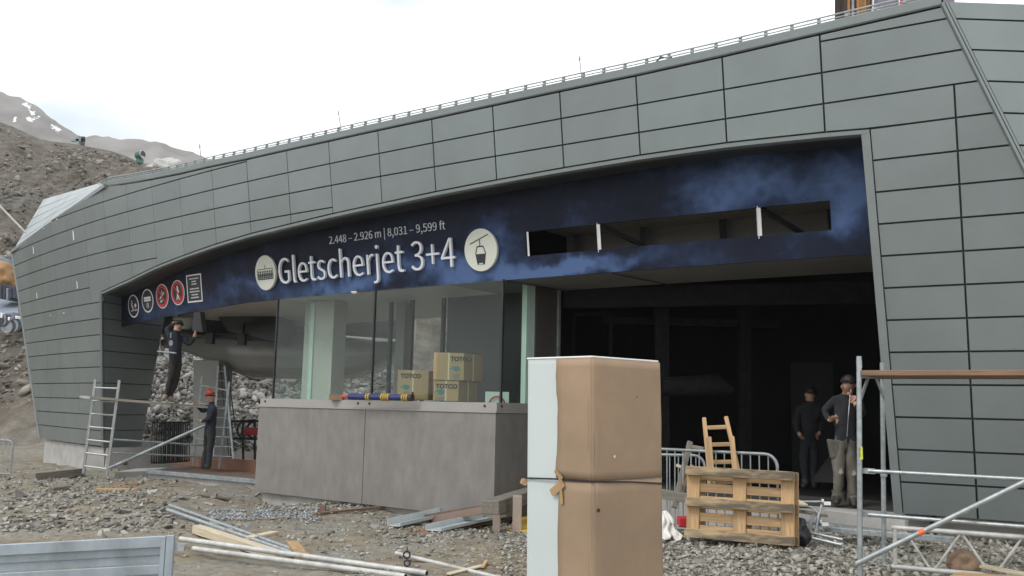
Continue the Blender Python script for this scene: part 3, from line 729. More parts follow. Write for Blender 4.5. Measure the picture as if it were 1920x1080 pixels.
for s_, z_, k in ((17.52, 4.13, 0), (16.77, 4.165, 1)):
    disc(s_, z_, .29, .275, .003, .006, M['ink'], 'pictogram_field'); disc(s_, z_, .305, .29, .005, .008, M['white'], 'pictogram_ring', ring=.92); disc(s_, z_, .285, .27, .008, .008, M['red'], 'pictogram_ring', ring=.72)
    if k == 0:
        flat([bar(-.45, -.25, .35, .2, .05), bar(-.3, -.05, .35, .32, .05), bar(-.45, -.25, -.3, -.05, .05), bar(.35, .2, .35, .32, .05), bar(0, .2, 0, .5, .07), bar(-.2, -.5, .05, -.3, .07), [(-.4, -.5), (-.2, -.3), (-.1, -.5)]], .012, .003, M['white'], 'pictogram_print', s_, z_, .28)
    else:
        flat([circ(.0, .46, .12), bar(0, .36, -.02, -.1, .24), bar(0, .3, .24, .08, .09), bar(.24, .08, .1, -.02, .09), bar(-.02, -.08, -.2, -.6, .12), bar(.02, -.08, .2, -.6, .12)], .012, .003, M['white'], 'pictogram_print', s_, z_, .28)
    flat([bar(-.6, .62, .6, -.62, .17)], .017, .003, M['red'], 'pictogram_bar', s_, z_, .26)
# framed notice
cx_, cz_ = 16.02, 4.215
flat([[(-.3, .3), (.3, .3), (.3, -.3), (-.3, -.3)]], .003, .006, M['ink'], 'notice_field', cx_, cz_, 1)
flat([bar(-.32, .3, .32, .3, .03), bar(-.32, -.3, .32, -.3, .03), bar(-.305, .3, -.305, -.3, .03), bar(.305, .3, .305, -.3, .03)], .006, .008, M['white'], 'notice_frame', cx_, cz_, 1)
L_ = []
for y, w in ((.22, .19), (.155, .1), (.095, .1), (-.01, .19), (-.075, .2), (-.145, .13), (-.21, .16)):
    x = -w
    while x < w: 
        l = random.uniform(.02, .05); L_.append(bar(x, y, min(x + l, w + .01), y, .026)); x += l + .012
flat(L_, .011, .002, M['white'], 'notice_lettering', cx_, cz_, 1)
# small lamp hanging under the board
q = MB(); c = at(666, 549, FS(10.6, 3.78, SO).y - .02); q.tube([c + Vector((-.08, 0, .02)), c + Vector((-.03, 0, 0)), c + Vector((.03, 0, .01)), c + Vector((.09, 0, .02))], [.012, .03, .03, .01], 8)
q.build('cable_gland', M['tape_pale'], SB)
# ------------------------------------------------------------------ ticket booth
KD = Vector((-math.sin(math.radians(52.8)), math.cos(math.radians(52.8)), 0)); KI = Vector((-KD.y * -1, -KD.x, 0))
KI = Vector((KD.y, -KD.x, 0))
C1 = at(930, 760, 14.95); C1.z = 0
def KP(a, i, z=0): return C1 + KD * a + KI * i + Vector((0, 0, z))
KB = thing('ticket_booth', KP(3, .5, 0), 'glazed booth with grey brown laminate base under the blue sign board', 'booth')
def kbox(mb, a0, a1, i0, i1, z0, z1): return mb.hexa([KP(a0, i0, z0), KP(a1, i0, z0), KP(a1, i1, z0), KP(a0, i1, z0)], [KP(a0, i0, z1), KP(a1, i0, z1), KP(a1, i1, z1), KP(a0, i1, z1)])
ZK0, ZK1, ZK2, ZK3, KL, KDp = -.11, 1.585, 1.745, 3.80, 6.11, 1.75
q = MB(); kbox(q, .1, KL - .1, .12, KDp - .1, -.9, -.05); q.build('concrete_base', M['concrete'], KB)
q = MB(); kbox(q, .03, KL - .03, .03, KDp, -.08, ZK1 - .02); q.build('core', M['zinc_dark'], KB)
for a0, a1 in ((0.0, 3.02), (3.035, KL)):
    q = MB(); kbox(q, a0, a1, 0, .022, ZK0, ZK1 - .012); q.build('cladding_panel', M['hpl'], KB)
for i0, i1 in ((.024, KDp),):
    q = MB(); kbox(q, -.002, .02, i0, i1, ZK0, ZK1 - .012); q.build('cladding_panel', M['hpl'], KB)
    q = MB(); kbox(q, KL - .02, KL + .002, i0, i1, ZK0, ZK1 - .012); q.build('cladding_panel', M['hpl'], KB)
M['sillm'] = mat('warm_grey_sill', (.30, .285, .265), .45, 0, .04, 2)
q = MB(); kbox(q, -.02, KL + .02, -.02, KDp, ZK1 - .008, ZK1 + .022); kbox(q, .0, KL - .0, .02, KDp, ZK1 + .022, ZK2)
q.build('sill', M['sillm'], KB, bevel=.004)
q = MB()
for a in (.25, 2.95, 3.25, 5.95):
    p = KP(a, .018, ZK2 - .055); q.tube([p, p - KI * .012], .022, 10)
for i in (.15, .9):
    p = KP(-.001, i, ZK2 - .055); q.tube([p, p - KD * .012], .022, 10)
q.build('sill_bolt', M['ink'], KB)
GI = .13
for a0, a1 in ((.02, 3.02), (3.04, KL - .25)):
    q = MB(); kbox(q, a0, a1, GI, GI + .012, ZK2, ZK3 - .002); q.build('glass_pane', M['glass'], KB)
for a, nm in ((0, 'right'), (KL - .25, 'left')):
    q = MB(); kbox(q, a - .0, a + .012, GI + .02, 1.0, ZK2, ZK3 - .002); q.build('glass_pane', M['glass'], KB)
for a in (.01, 3.03, KL - .25): q = MB(); kbox(q, a - .016, a + .016, GI - .014, GI + .03, ZK2, ZK3 - .003); q.build('glazing_bar', M['steel_dark'], KB)
q = MB(); kbox(q, KL - .40, KL - .27, .98, 1.14, ZK2, ZK3 - .003); q.build('window_post', M['greenpost'], KB)
q = MB(); kbox(q, .0, .10, .80, 1.04, ZK2, ZK3 - .003); q.build('window_post', M['greenpost'], KB)
q = MB(); kbox(q, -.02, .12, 1.05, 1.72, ZK2, ZK3 - .003); q.build('wall_panel', mat('brown_grey_panel', (.075, .068, .064), .5, 0, .1), KB)
q = MB(); kbox(q, -.06, -.02, 1.70, 1.76, .4, ZK3 - .003); q.build('glazing_bar', M['galv_dull'], KB)
# back glazing bars, pale column, desk
for a in (4.15, 3.55, 2.7): q = MB(); kbox(q, a - .03, a + .03, 1.66, 1.74, ZK2, ZK3 - .003); q.build('glazing_bar', M['steel_dark'], KB)
q = MB(); kbox(q, 3.95, 4.2, 1.9, 2.15, .3, ZK3); q.build('inner_post', M['column'], KB)
c = at(596, 700, 19.3)
q = MB(); q.hexa([(c.x - .33, c.y, .2), (c.x + .33, c.y - .25, .2), (c.x + .5, c.y + .3, .2), (c.x - .15, c.y + .5, .2)], [(c.x - .33, c.y, 3.83), (c.x + .33, c.y - .25, 3.83), (c.x + .5, c.y + .3, 3.83), (c.x - .15, c.y + .5, 3.83)])
q.build('column', M['column_pale'], B)
# dark rear wall of the booth's right half
q = MB(); kbox(q, .12, 2.6, 1.70, 1.76, ZK2, ZK3 - .003); q.build('rear_wall', mat('rear_wall_grey', (.035, .036, .036), .5, 0, .15, 1), KB)
q = MB(); kbox(q, .15, KL - .3, 0.2, KDp, ZK2 - .03, ZK2 - .003 + .006); q.build('inner_shelf', mat('inner_shelf_grey', (.16, .16, .15), .5), KB)
# booth ceiling
# ---- cartons on the inner shelf
def carton(x0, x1, xs, yb, yt, d, lbl, side, txt=True):
    """front face between photo columns x0..x1, side face to xs"""
    a = at(x0, yb, d); w = (x1 - x0) / F_PX * d / .985; h = (yb - yt) / F_PX * d; zz = a.z
    ang = math.radians(4); fx = Vector((math.cos(ang), -math.sin(ang) * -.6, 0)).normalized(); fy = Vector((-fx.y, fx.x, 0)); dp = side
    fy = Vector((.42, .9, 0)).normalized()
    t = thing('cardboard_box', a, lbl, 'box', 'brown cartons behind the booth glass')
    P = lambda u, v, z: a + fx * u + fy * v + Vector((0, 0, z))
    q = MB(); q.hexa([P(0, 0, 0), P(w, 0, 0), P(w, dp, 0), P(0, dp, 0)], [P(0, 0, h), P(w, 0, h), P(w, dp, h), P(0, dp, h)])
    q.build('carton', M['card_tan'], t, bevel=.006)
    q = MB(); n = -fy.cross(Vector((0, 0, 1))).normalized(); q.hexa([P(w * .5 - .012, -.004, 0), P(w * .5 + .012, -.004, 0), P(w * .5 + .012, .001, 0), P(w * .5 - .012, .001, 0)], [P(w * .5 - .012, -.004, h), P(w * .5 + .012, -.004, h), P(w * .5 + .012, .001, h), P(w * .5 - .012, .001, h)])
    q.hexa([P(w - .001, dp * .45, 0), P(w + .004, dp * .45, 0), P(w + .004, dp * .5, 0), P(w - .001, dp * .5, 0)], [P(w - .001, dp * .45, h), P(w + .004, dp * .45, h), P(w + .004, dp * .5, h), P(w - .001, dp * .5, h)])
    q.build('tape', M['tape_pale'], t)
    cu = bpy.data.curves.new('t', 'FONT'); cu.body = 'TOTCO'; cu.size = .105; cu.extrude = .001; cu.offset = .004
    ob = bpy.data.objects.new('t', cu); COL.objects.link(ob); me = bpy.data.meshes.new_from_object(ob.evaluated_get(bpy.context.evaluated_depsgraph_get())); bpy.data.objects.remove(ob)
    me.materials.clear(); me.materials.append(M['ink'])
    for k, u0 in ((0, .56 if side > .5 and x0 > 810 and yb < 720 else .1),):
        o = bpy.data.objects.new('lettering', me); o.matrix_basis = Matrix((fx, Vector((0, 0, 1)), -fx.cross(Vector((0, 0, 1))) * -1)).transposed().to_4x4(); 
        mm = Matrix((fx, Vector((0, 0, 1)), fx.cross(Vector((0, 0, 1))))).transposed().to_4x4(); mm.translation = P(w * u0, -.008, h - .14); o.matrix_basis = mm; link(o, t)
    q = MB(); cx = w * (u0 + .2); cz = h * .42; q.add([P(cx + .055 * math.cos(k * .55) * (1 + .25 * (k % 2)), -.006, cz + .05 * math.sin(k * .55)) for k in range(12)], [tuple(range(12))])
    q.add([P(cx - .1, -.006, cz - .02), P(cx - .03, -.006, cz + .03), P(cx - .03, -.006, cz + .05), P(cx - .12, -.006, cz)], [(0, 1, 2, 3)])
    for r in range(4): q.add([P(cx - .06, -.006, cz - .1 - r * .025), P(cx + .06, -.006, cz - .1 - r * .025), P(cx + .06, -.006, cz - .09 - r * .025), P(cx - .06, -.006, cz - .09 - r * .025)], [(0, 1, 2, 3)])
    q.build('printed_mark', mat('teal_print', (.08, .22, .23), .7), t)
M['card_tan'].node_tree.nodes['Principled BSDF'].inputs['Roughness'].default_value = .8
carton(812, 858, 915, 751, 713, 15.95, 'lower brown carton of the stack at right behind the booth glass', .75)
carton(812, 868, 920, 712, 661, 15.93, 'upper brown carton on top of the stack behind the booth glass', .75)
carton(744, 801, 815, 748.5, 694, 16.6, 'single brown carton left of the carton stack behind the booth glass', .35)
# rolls and reel lying on the sill inside
t = thing('striped_bundle', KP(2.2, .4, ZK2 + .01), 'blue red and yellow striped bundle lying inside the booth window', 'bundle')
q = MB(); a = at(655, 747, 16.7); b = at(770, 745, 15.9); a.z = b.z = ZK2 + .06
q = MB(); q.tube([a, b], .055, 14); q.build('blue_wrap', M['blue'], t, smooth=True)
q = MB(); q.tube([a - (b - a) * .12, a.lerp(b, .33)], .035, 10); q.build('red_wrap', M['red_roll'], t)
for f in (.30, .335, .55, .585, .62, .655, .88, .915, .95):
    q = MB(); q.tube([a.lerp(b, f), a.lerp(b, f + .02)], .066, 14); q.build('yellow_ring', M['yellow_ring'], t)
q = MB(); q.tube([b, b + (b - a) * .03], .06, 12); q.tube([b + Vector((.03, 0, .05)), b + Vector((.03, 0, .1))], .018, 8); q.build('end_fitting', M['wood_dark'], t)
q = MB(); a = at(925, 760, 15.5); sg = thing('round_symbol_plate', a, 'small pale plate with a red ring standing behind the booth glass corner', 'sign')
q.hexa([a + Vector((-.14, 0, -.02)), a + Vector((.26, .03, -.02)), a + Vector((.26, .05, -.02)), a + Vector((-.14, .02, -.02))], [a + Vector((-.14, 0, .23)), a + Vector((.26, .03, .23)), a + Vector((.26, .05, .23)), a + Vector((-.14, .02, .23))])
q.build('plate', M['greenpost'], sg)
q = MB(); c = a + Vector((.06, -.01, .02)); q.tube([c + Vector((.13 * math.cos(t_), .005, .13 * math.sin(t_))) for t_ in np.linspace(0, math.pi, 16)], .014, 6); q.build('red_ring', M['red'], sg)
q = MB(); a = at(632, 744, 17.2); q.box((a.x - .15, a.y, a.z - .06), (a.x + .1, a.y + .2, a.z + .05)); tag(q.build('brown_box', M['wood_brown']), 'small flat brown box lying on the shelf at the left of the booth', 'box')

# ------------------------------------------------------------------ lift machinery behind the opening (left)
H = thing('lift_station_housing', at(470, 660, 25), 'pale grey rounded chairlift machinery housing hanging above the platform', 'lift machinery')
def loft(mb, secs):
    n = len(secs[0]); vs = [p for s in secs for p in s]; fs = []
    for i in range(len(secs) - 1):
        for k in range(n): fs.append((i * n + k, i * n + (k + 1) % n, (i + 1) * n + (k + 1) % n, (i + 1) * n + k))
    fs.append(tuple(range(n))); fs.append(tuple((len(secs) - 1) * n + k for k in range(n))); mb.add(vs, fs)
def hullsec(xp, yb, yt, d, dep=3.0, n=16):
    b = at(xp, yb, d); tp = at(xp, yt, d); cz = (b.z + tp.z) / 2; rz = (tp.z - b.z) / 2; r = []
    for k in range(n):
        t_ = 2 * math.pi * k / n; c, s = math.cos(t_), math.sin(t_)
        r.append(Vector((b.x, b.y + dep / 2 - dep / 2 * math.copysign(abs(c) ** .5, c), cz + rz * math.copysign(abs(s) ** .6, s))))
    return r
q = MB(); loft(q, [hullsec(300, 652, 632, 25), hullsec(345, 662, 625, 25), hullsec(385, 680, 622, 24.8), hullsec(415, 693, 620, 24.6), hullsec(447, 706, 620, 24.4), hullsec(560, 709, 620, 24.2), hullsec(660, 706, 625, 24), hullsec(740, 668, 632, 24)])
q.build('hull', M['hull'], H, smooth=True)
q = MB(); loft(q, [hullsec(300, 640, 566, 27.5), hullsec(420, 640, 560, 27.5), hullsec(520, 640, 555, 27), hullsec(760, 640, 560, 27)]); q.build('upper_cover', M['hull'], H, smooth=True)
q = MB(); a = at(412, 590, 23.5); b = at(520, 648, 23.0)
q.hexa([(at(425, 622, 23.5)), at(520, 644, 23), at(520, 644, 23) + Vector((0, 1.6, 0)), at(425, 622, 23.5) + Vector((0, 1.6, 0))], [at(408, 594, 23.5), at(522, 575, 23), at(522, 575, 23) + Vector((0, 1.6, 0)), at(408, 594, 23.5) + Vector((0, 1.6, 0))])
q.build('motor_case', M['black'], H, bevel=.03)
q = MB()
for (x, y) in ((392, 634), (452, 636)):
    c = at(x, y, 23.2); q.box((c.x - .09, c.y, c.z - .14), (c.x + .09, c.y + .2, c.z + .14)); q.tube([c + Vector((0, .1, .1)), c + Vector((.02, .1, .45))], .03, 6)
q.beam(at(340, 632, 23.6), at(520, 626, 23.4), .06, .06); q.build('sensor_arm', M['steel_dark'], H)
q = MB(); c = at(349, 590, 22.2); q.tube([c + Vector((0, 0, -.35)), c + Vector((0, 0, -.1))], [.10, .32], 20); q.tube([c + Vector((0, 0, -.1)), c + Vector((0, 0, .2))], .2, 18); q.build('round_hub', M['hull'], H, smooth=True)
q = MB(); c0 = at(372, 603, 20.4); q.hexa([c0 + Vector((-.13, 0, -.2)), c0 + Vector((.12, -.03, -.24)), c0 + Vector((.14, .2, -.2)), c0 + Vector((-.1, .25, -.17))], [c0 + Vector((-.12, 0, .2)), c0 + Vector((.03, -.03, .22)), c0 + Vector((.06, .2, .24)), c0 + Vector((-.1, .25, .22))])
tag(q.build('ceiling_speaker', M['steel_dark']), 'dark box under the ceiling that the upper worker is fixing', 'box')
# support column
q = MB(); b0 = at(388, 868, 24); b1 = at(372, 868, 24)
def colsec(x0, x1, y, d=24):
    a, b = at(x0, y, d), at(x1, y, d); return [a, b, b + Vector((.1, .9, 0)), a + Vector((.1, .9, 0))]
loft(q, [colsec(345, 404, 862), colsec(352, 403, 838), colsec(361, 404, 830), colsec(362, 411, 675)])
tag(q.build('support_column', M['column'], bevel=.03), 'broad grey support column between the platform and the lift housing', 'column')
# black stacked grates leaning beside the pier
for k in range(6):
    x0 = 284 + k * 4.6; t_ = MB(); d = 21.5 + .05 * k
    a = at(x0, 868, d); b = at(x0 + 2, 792, d); s_ = Vector((.30, .85, 0)).normalized() * .9
    t_.tube([a, b, b + s_, a + s_, a], .022, 5)
    for j in range(1, 6): t_.tube([a + s_ * j / 6, b + s_ * j / 6], .012, 4)
    tag(t_.build('barrier_grate', M['black']), ['black barrier grate farthest left in the upright stack beside the pier', 'black barrier grate second from the left in the upright stack', 'black barrier grate third from the left in the upright stack', 'black barrier grate fourth from the left in the upright stack', 'black barrier grate next to last at the right of the upright stack', 'black barrier grate farthest right in the upright stack, nearest the platform'][k], 'barrier', 'black barrier grates stacked by the pier')
# queue rails with bent tubes behind
q = MB(); g = thing('queue_railing', at(458, 860, 26), 'dark tube railing with curved loops behind the platform', 'railing')
q.tube([at(432, 790, 26), at(485, 789, 26)], .035, 6); q.tube([at(440, 822, 26), at(485, 823, 26)], .03, 6)
for x in (434, 456, 478): q.tube([at(x, 789, 26), at(x, 862, 26)], .035, 6)
q.build('rail', M['steel_dark'], g)
for x in (442, 462, 480):
    q = MB(); c = at(x, 806, 25.9); q.tube([c + Vector((.26 * math.cos(t_), 0, .25 * math.sin(t_))) for t_ in np.linspace(1.6, 4.7, 12)], .03, 6); q.build('loop', M['steel_dark'], g)
q = MB(); a = at(458, 808, 25.7); q.box((a.x, a.y, a.z - .12), (a.x + .42, a.y + .1, a.z + .1)); q.build('red_marker', M['red'], g)

# ------------------------------------------------------------------ ground and hills (one sheet)
_gp = np.array([(0, 4, .0), (-3, 7, -.12), (3, 6, -.02), (-.5, 9, -.10), (-5.3, 18, -.42), (-.3, 14.6, -.22), (-9.6, 21.6, -.13), (-10, 22.7, -.16), (-14, 27, -.22), (2.6, 10.4, .17), (4, 9, .12), (5.6, 10.4, .2), (3.3, 8.7, .02), (-7.6, 19.3, -.36), (-20, 30, -.3), (-3, 11.5, -.2), (-8, 13, -.22), (7, 6, .1), (-5.9, 17.9, .0), (-7.0, 18.7, -.04), (-7.9, 20.2, -.06), (-6.3, 17.2, -.1), (-12, 16, -.15), (-6, 24, -.3), (-9, 30, -.25), (0, 12.8, -.1)])
def smooth_ground(x, y):
    d2 = (x[..., None] - _gp[:, 0]) ** 2 + (y[..., None] - _gp[:, 1]) ** 2 + .35
    w = d2 ** -1.7; return (w * _gp[:, 2]).sum(-1) / w.sum(-1)
_perm = RNG.random((256, 256))
def vnoise(x, y):
    xi = np.floor(x).astype(int); yi = np.floor(y).astype(int); fx = x - xi; fy = y - yi; fx = fx * fx * (3 - 2 * fx); fy = fy * fy * (3 - 2 * fy)
    g = lambda a, b: _perm[a & 255, b & 255]
    return (g(xi, yi) * (1 - fx) + g(xi + 1, yi) * fx) * (1 - fy) + (g(xi, yi + 1) * (1 - fx) + g(xi + 1, yi + 1) * fx) * fy - .5
def fbm(x, y, o=5, l=2.03, g=.5):
    s = 0; a = 1.
    for i in range(o): s = s + a * vnoise(x + 17.3 * i, y + 9.1 * i); x = x * l; y = y * l; a *= g
    return s
def ray(px, py): 
    v = FW + (px - 960) / F_PX * RT - (py - 540) / F_PX * UP; return v.x / v.y, v.z / v.y
_rid = [ray(*p) for p in ((-500, 180), (-150, 205), (0, 225), (31, 237), (75, 262), (132, 266), (170, 275), (220, 285), (258, 303), (296, 313), (346, 345), (420, 400), (520, 470), (760, 560), (1200, 640), (2200, 600))]
_rx = np.array([r[0] for r in _rid]); _re = np.array([r[1] for r in _rid])
def hill(x, y):
    X = x / np.maximum(y, 5); e = np.interp(X, _rx, _re)
    y0 = np.interp(X, [-.62, -.5, -.40, -.1, .5], [40, 37, 31.5, 29, 29]); yR = 105.
    z0 = -.25; zr = CZ + e * yR
    t = np.clip((y - y0) / (yR - y0), 0, 1)
    prof = np.where(y > yR, zr + (y - yR) * .02 * 0 - (y - yR) * .25, z0 + (zr - z0) * t)
    rough = fbm(x * .09, y * .09, 6) * 5.5 + np.abs(fbm(x * .25 + 7, y * .25, 5)) * 1.6
    return np.where(t > 0, prof - z0 + rough * np.clip(t * 3, 0, 1) * np.clip((yR - y) / 25, .05, 1), 0)
def ground_z(x, y):
    x = np.asarray(x, float); y = np.asarray(y, float)
    n = np.clip((y - 2) / 4, 0.2, 1)
    return smooth_ground(x, y) + (fbm(x * .7, y * .7, 3) * .10 + fbm(x * 3, y * 3, 4) * .045) * n + hill(x, y)
def axis(a, b, h, lo, hi, gr=1.09):
    c = list(np.arange(a, b, h)); s = h; v = c[-1]
    while v < hi: s *= gr; v += s; c.append(v)
    s = h; v = a; f = []
    while v > lo: s *= gr; v -= s; f.append(v)
    return np.array(f[::-1] + c)
gx = axis(-16, 8, .075, -900, 900, 1.05); gy = axis(5.5, 24, .075, -300, 1500, 1.03)
GX, GY = np.meshgrid(gx, gy, indexing='ij'); GZ = ground_z(GX, GY); GZ = np.maximum(GZ, -6.0)
def gridmesh(name, X, Y, Z, mt):
    nx, ny = X.shape; me = bpy.data.meshes.new(name); me.vertices.add(nx * ny); me.vertices.foreach_set('co', np.stack([X, Y, Z], -1).ravel())
    i, j = np.meshgrid(np.arange(nx - 1), np.arange(ny - 1), indexing='ij'); a = (i * ny + j).ravel(); f = np.stack([a, a + ny, a + ny + 1, a + 1], -1)
    me.loops.add(f.size); me.loops.foreach_set('vertex_index', f.ravel()); me.polygons.add(len(f)); me.polygons.foreach_set('loop_start', np.arange(len(f)) * 4); me.polygons.foreach_set('loop_total', np.full(len(f), 4))
    me.materials.append(mt); me.update(calc_edges=True); me.shade_smooth(); return me
def groundmat():
    m, N, L, Bs = newmat('stony_ground'); Bs.inputs['Roughness'].default_value = .95; Bs.inputs['Specular IOR Level'].default_value = .2
    tc = N.new('ShaderNodeNewGeometry')
    def noise(sc, det, off=0):
        mp = N.new('ShaderNodeMapping'); mp.inputs['Location'].default_value = (off, off, 0); L.new(tc.outputs['Position'], mp.inputs[0])
        n = N.new('ShaderNodeTexNoise'); n.inputs['Scale'].default_value = sc; n.inputs['Detail'].default_value = det; n.inputs['Roughness'].default_value = .65; L.new(mp.outputs[0], n.inputs['Vector']); return n.outputs['Fac']
    def ramp(f, p0, c0, p1, c1, mid=None):
        r = N.new('ShaderNodeValToRGB'); e = r.color_ramp.elements; e[0].position = p0; e[0].color = (*c0, 1); e[1].position = p1; e[1].color = (*c1, 1)
        if mid: x = e.new(mid[0]); x.color = (*mid[1], 1)
        L.new(f, r.inputs[0]); return r.outputs[0]
    def mix(f, a, b):
        x = N.new('ShaderNodeMix'); x.data_type = 'RGBA'; L.new(f, x.inputs[0]); L.new(a, x.inputs[6]); L.new(b, x.inputs[7]); return x.outputs[2]
    near = mix(ramp(noise(.55, 6, 3), .42, (0, 0, 0), .6, (1, 1, 1)), ramp(noise(5, 8), .3, (.12, .10, .072), .7, (.31, .265, .195)), ramp(noise(9, 8, 5), .3, (.14, .132, .112), .7, (.32, .305, .265)))
    far = mix(ramp(noise(.09, 6, 8), .46, (0, 0, 0), .58, (1, 1, 1)), ramp(noise(.8, 9, 2), .3, (.055, .048, .038), .75, (.26, .24, .205), (.5, (.125, .108, .088))), ramp(noise(1.6, 9), .35, (.07, .068, .06), .72, (.27, .26, .235), (.5, (.15, .143, .125))))
    rust = ramp(noise(.05, 5, 21), .52, (0, 0, 0), .62, (.55, .55, .55)); rc = ramp(noise(1.2, 8, 4), .3, (.08, .053, .036), .7, (.21, .16, .115)); far = mix(rust, far, rc)
    sx = N.new('ShaderNodeSeparateXYZ'); L.new(tc.outputs['Position'], sx.inputs[0]); mr = N.new('ShaderNodeMapRange'); mr.inputs[1].default_value = 30; mr.inputs[2].default_value = 42; L.new(sx.outputs['Y'], mr.inputs[0])
    col = mix(mr.outputs[0], near, far); L.new(col, Bs.inputs['Base Color'])
    bp = N.new('ShaderNodeBump'); bp.inputs['Strength'].default_value = .8; bp.inputs['Distance'].default_value = .04; L.new(noise(14, 8, 1), bp.inputs['Height'])
    bp2 = N.new('ShaderNodeBump'); bp2.inputs['Strength'].default_value = .7; bp2.inputs['Distance'].default_value = 1.0; L.new(noise(.7, 9, 1), bp2.inputs['Height']); L.new(bp.outputs[0], bp2.inputs['Normal'])
    mb_ = N.new('ShaderNodeMath'); mb_.operation = 'MULTIPLY'; L.new(mr.outputs[0], mb_.inputs[0]); mb_.inputs[1].default_value = .8; L.new(mb_.outputs[0], bp2.inputs['Strength'])
    L.new(bp2.outputs[0], Bs.inputs['Normal']); return m
M['ground'] = groundmat()
GR = bpy.data.objects.new('ground', gridmesh('ground', GX, GY, GZ, M['ground'])); COL.objects.link(GR); tag(GR, 'stony construction yard rising into a bare brown mountainside', kind='structure')
def gz(x, y): return float(ground_z(np.array([x]), np.array([y]))[0])
# far mountains
_far = [ray(*p) for p in ((-600, 60), (-200, 130), (0, 173), (40, 183), (75, 203), (100, 222), (130, 243), (155, 258), (175, 253), (215, 257), (260, 262), (300, 265), (330, 278), (360, 285), (400, 298), (470, 330), (700, 420), (1300, 560), (2400, 640))]
def farmesh():
    Xr = np.linspace(-1.1, .9, 520); d = np.concatenate([np.linspace(300, 640, 60), [660, 720, 800]])
    XR, D = np.meshgrid(Xr, d, indexing='ij'); E = np.interp(XR, [r[0] for r in _far], [r[1] for r in _far])
    t = np.clip((D - 300) / 340, 0, 1); Z = CZ + E * 640 * (t ** 1.3) - 20 * (1 - t); Z = np.where(D > 640, CZ + E * 640 - (D - 640) * .6, Z)
    Z = Z + fbm(XR * 40, D * .04, 5) * 16 * np.clip((640 - D) / 340, .06, 1) + fbm(XR * 90, D * .1, 3) * 2.0
    X = XR * D; me = gridmesh('mountain', X, D, Z, M['farmt'])
    a = me.color_attributes.new('snow', 'FLOAT_COLOR', 'POINT'); 
    px_ = [(50, 197, 9, 9), (62, 212, 8, 7), (58, 222, 13, 4), (100, 238, 9, 5), (112, 244, 8, 5), (28, 226, 6, 4), (75, 217, 7, 4), (118, 232, 5, 2.5)]
    pts = np.stack([X.ravel(), D.ravel(), Z.ravel() - CZ], -1); z_ = pts @ np.array(FW); u = 960 + F_PX * (pts @ np.array(RT)) / z_; v = 540 - F_PX * (pts @ np.array(UP)) / z_
    mask = np.zeros(len(u))
    for cx, cy, rx, ry in px_:
        q_ = ((u - cx - (v - cy) * .6) / rx) ** 2 + ((v - cy) / ry) ** 2; mask = np.maximum(mask, 1 - q_)
    arr = np.ones((len(u), 4)); arr[:, :3] = np.clip(mask, 0, 1)[:, None]; a.data.foreach_set('color', arr.ravel().astype(np.float32)); return me
def farmat():
    m, N, L, Bs = newmat('far_rock'); Bs.inputs['Roughness'].default_value = 1; Bs.inputs['Specular IOR Level'].default_value = .1
    g = N.new('ShaderNodeNewGeometry'); n = N.new('ShaderNodeTexNoise'); n.inputs['Scale'].default_value = .05; n.inputs['Detail'].default_value = 9; L.new(g.outputs['Position'], n.inputs['Vector'])
    r = N.new('ShaderNodeValToRGB'); e = r.color_ramp.elements; e[0].position = .35; e[0].color = (.15, .14, .13, 1); e[1].position = .65; e[1].color = (.24, .225, .21, 1); L.new(n.outputs['Fac'], r.inputs[0])
    at_ = N.new('ShaderNodeVertexColor'); at_.layer_name = 'snow'; n2 = N.new('ShaderNodeTexNoise'); n2.inputs['Scale'].default_value = .35; n2.inputs['Detail'].default_value = 6; L.new(g.outputs['Position'], n2.inputs['Vector'])
    a = N.new('ShaderNodeMath'); a.operation = 'MULTIPLY_ADD'; L.new(n2.outputs['Fac'], a.inputs[0]); a.inputs[1].default_value = 1.6; L.new(at_.outputs['Color'], a.inputs[2])
    mr = N.new('ShaderNodeMapRange'); mr.inputs[1].default_value = 1.22; mr.inputs[2].default_value = 1.34; L.new(a.outputs[0], mr.inputs[0])
    x = N.new('ShaderNodeMix'); x.data_type = 'RGBA'; L.new(mr.outputs[0], x.inputs[0]); L.new(r.outputs[0], x.inputs[6]); x.inputs[7].default_value = (.8, .8, .8, 1); L.new(x.outputs[2], Bs.inputs['Base Color']); return m
M['farmt'] = farmat()
mo = bpy.data.objects.new('mountain', farmesh()); COL.objects.link(mo); tag(mo, 'pale far mountain ridge with snow patches', kind='structure')

# ------------------------------------------------------------------ stones
def rockmesh(seed, flat_=.55, n=11):
    r = random.Random(seed); bm = bmesh.new()
    for _ in range(n):
        v = Vector((r.gauss(0, 1), r.gauss(0, 1), r.gauss(0, 1))).normalized(); bm.verts.new((v.x * r.uniform(.75, 1.15) * .5, v.y * r.uniform(.5, .85) * .5, v.z * flat_ * .5))
    res = bmesh.ops.convex_hull(bm, input=bm.verts); 
    for v in [v for v in bm.verts if not v.link_faces]: bm.verts.remove(v)
    bmesh.ops.recalc_face_normals(bm, faces=bm.faces)
    vs = np.array([v.co[:] for v in bm.verts]); bm.verts.index_update(); fs = [[v.index for v in f.verts] for f in bm.faces]; bm.free()
    tri = []
    for f in fs:
        for k in range(1, len(f) - 1): tri.append((f[0], f[k], f[k + 1]))
    return vs, np.array(tri)
ROCKS = [rockmesh(k, random.Random(k).uniform(.22, .6), 9) for k in range(16)]
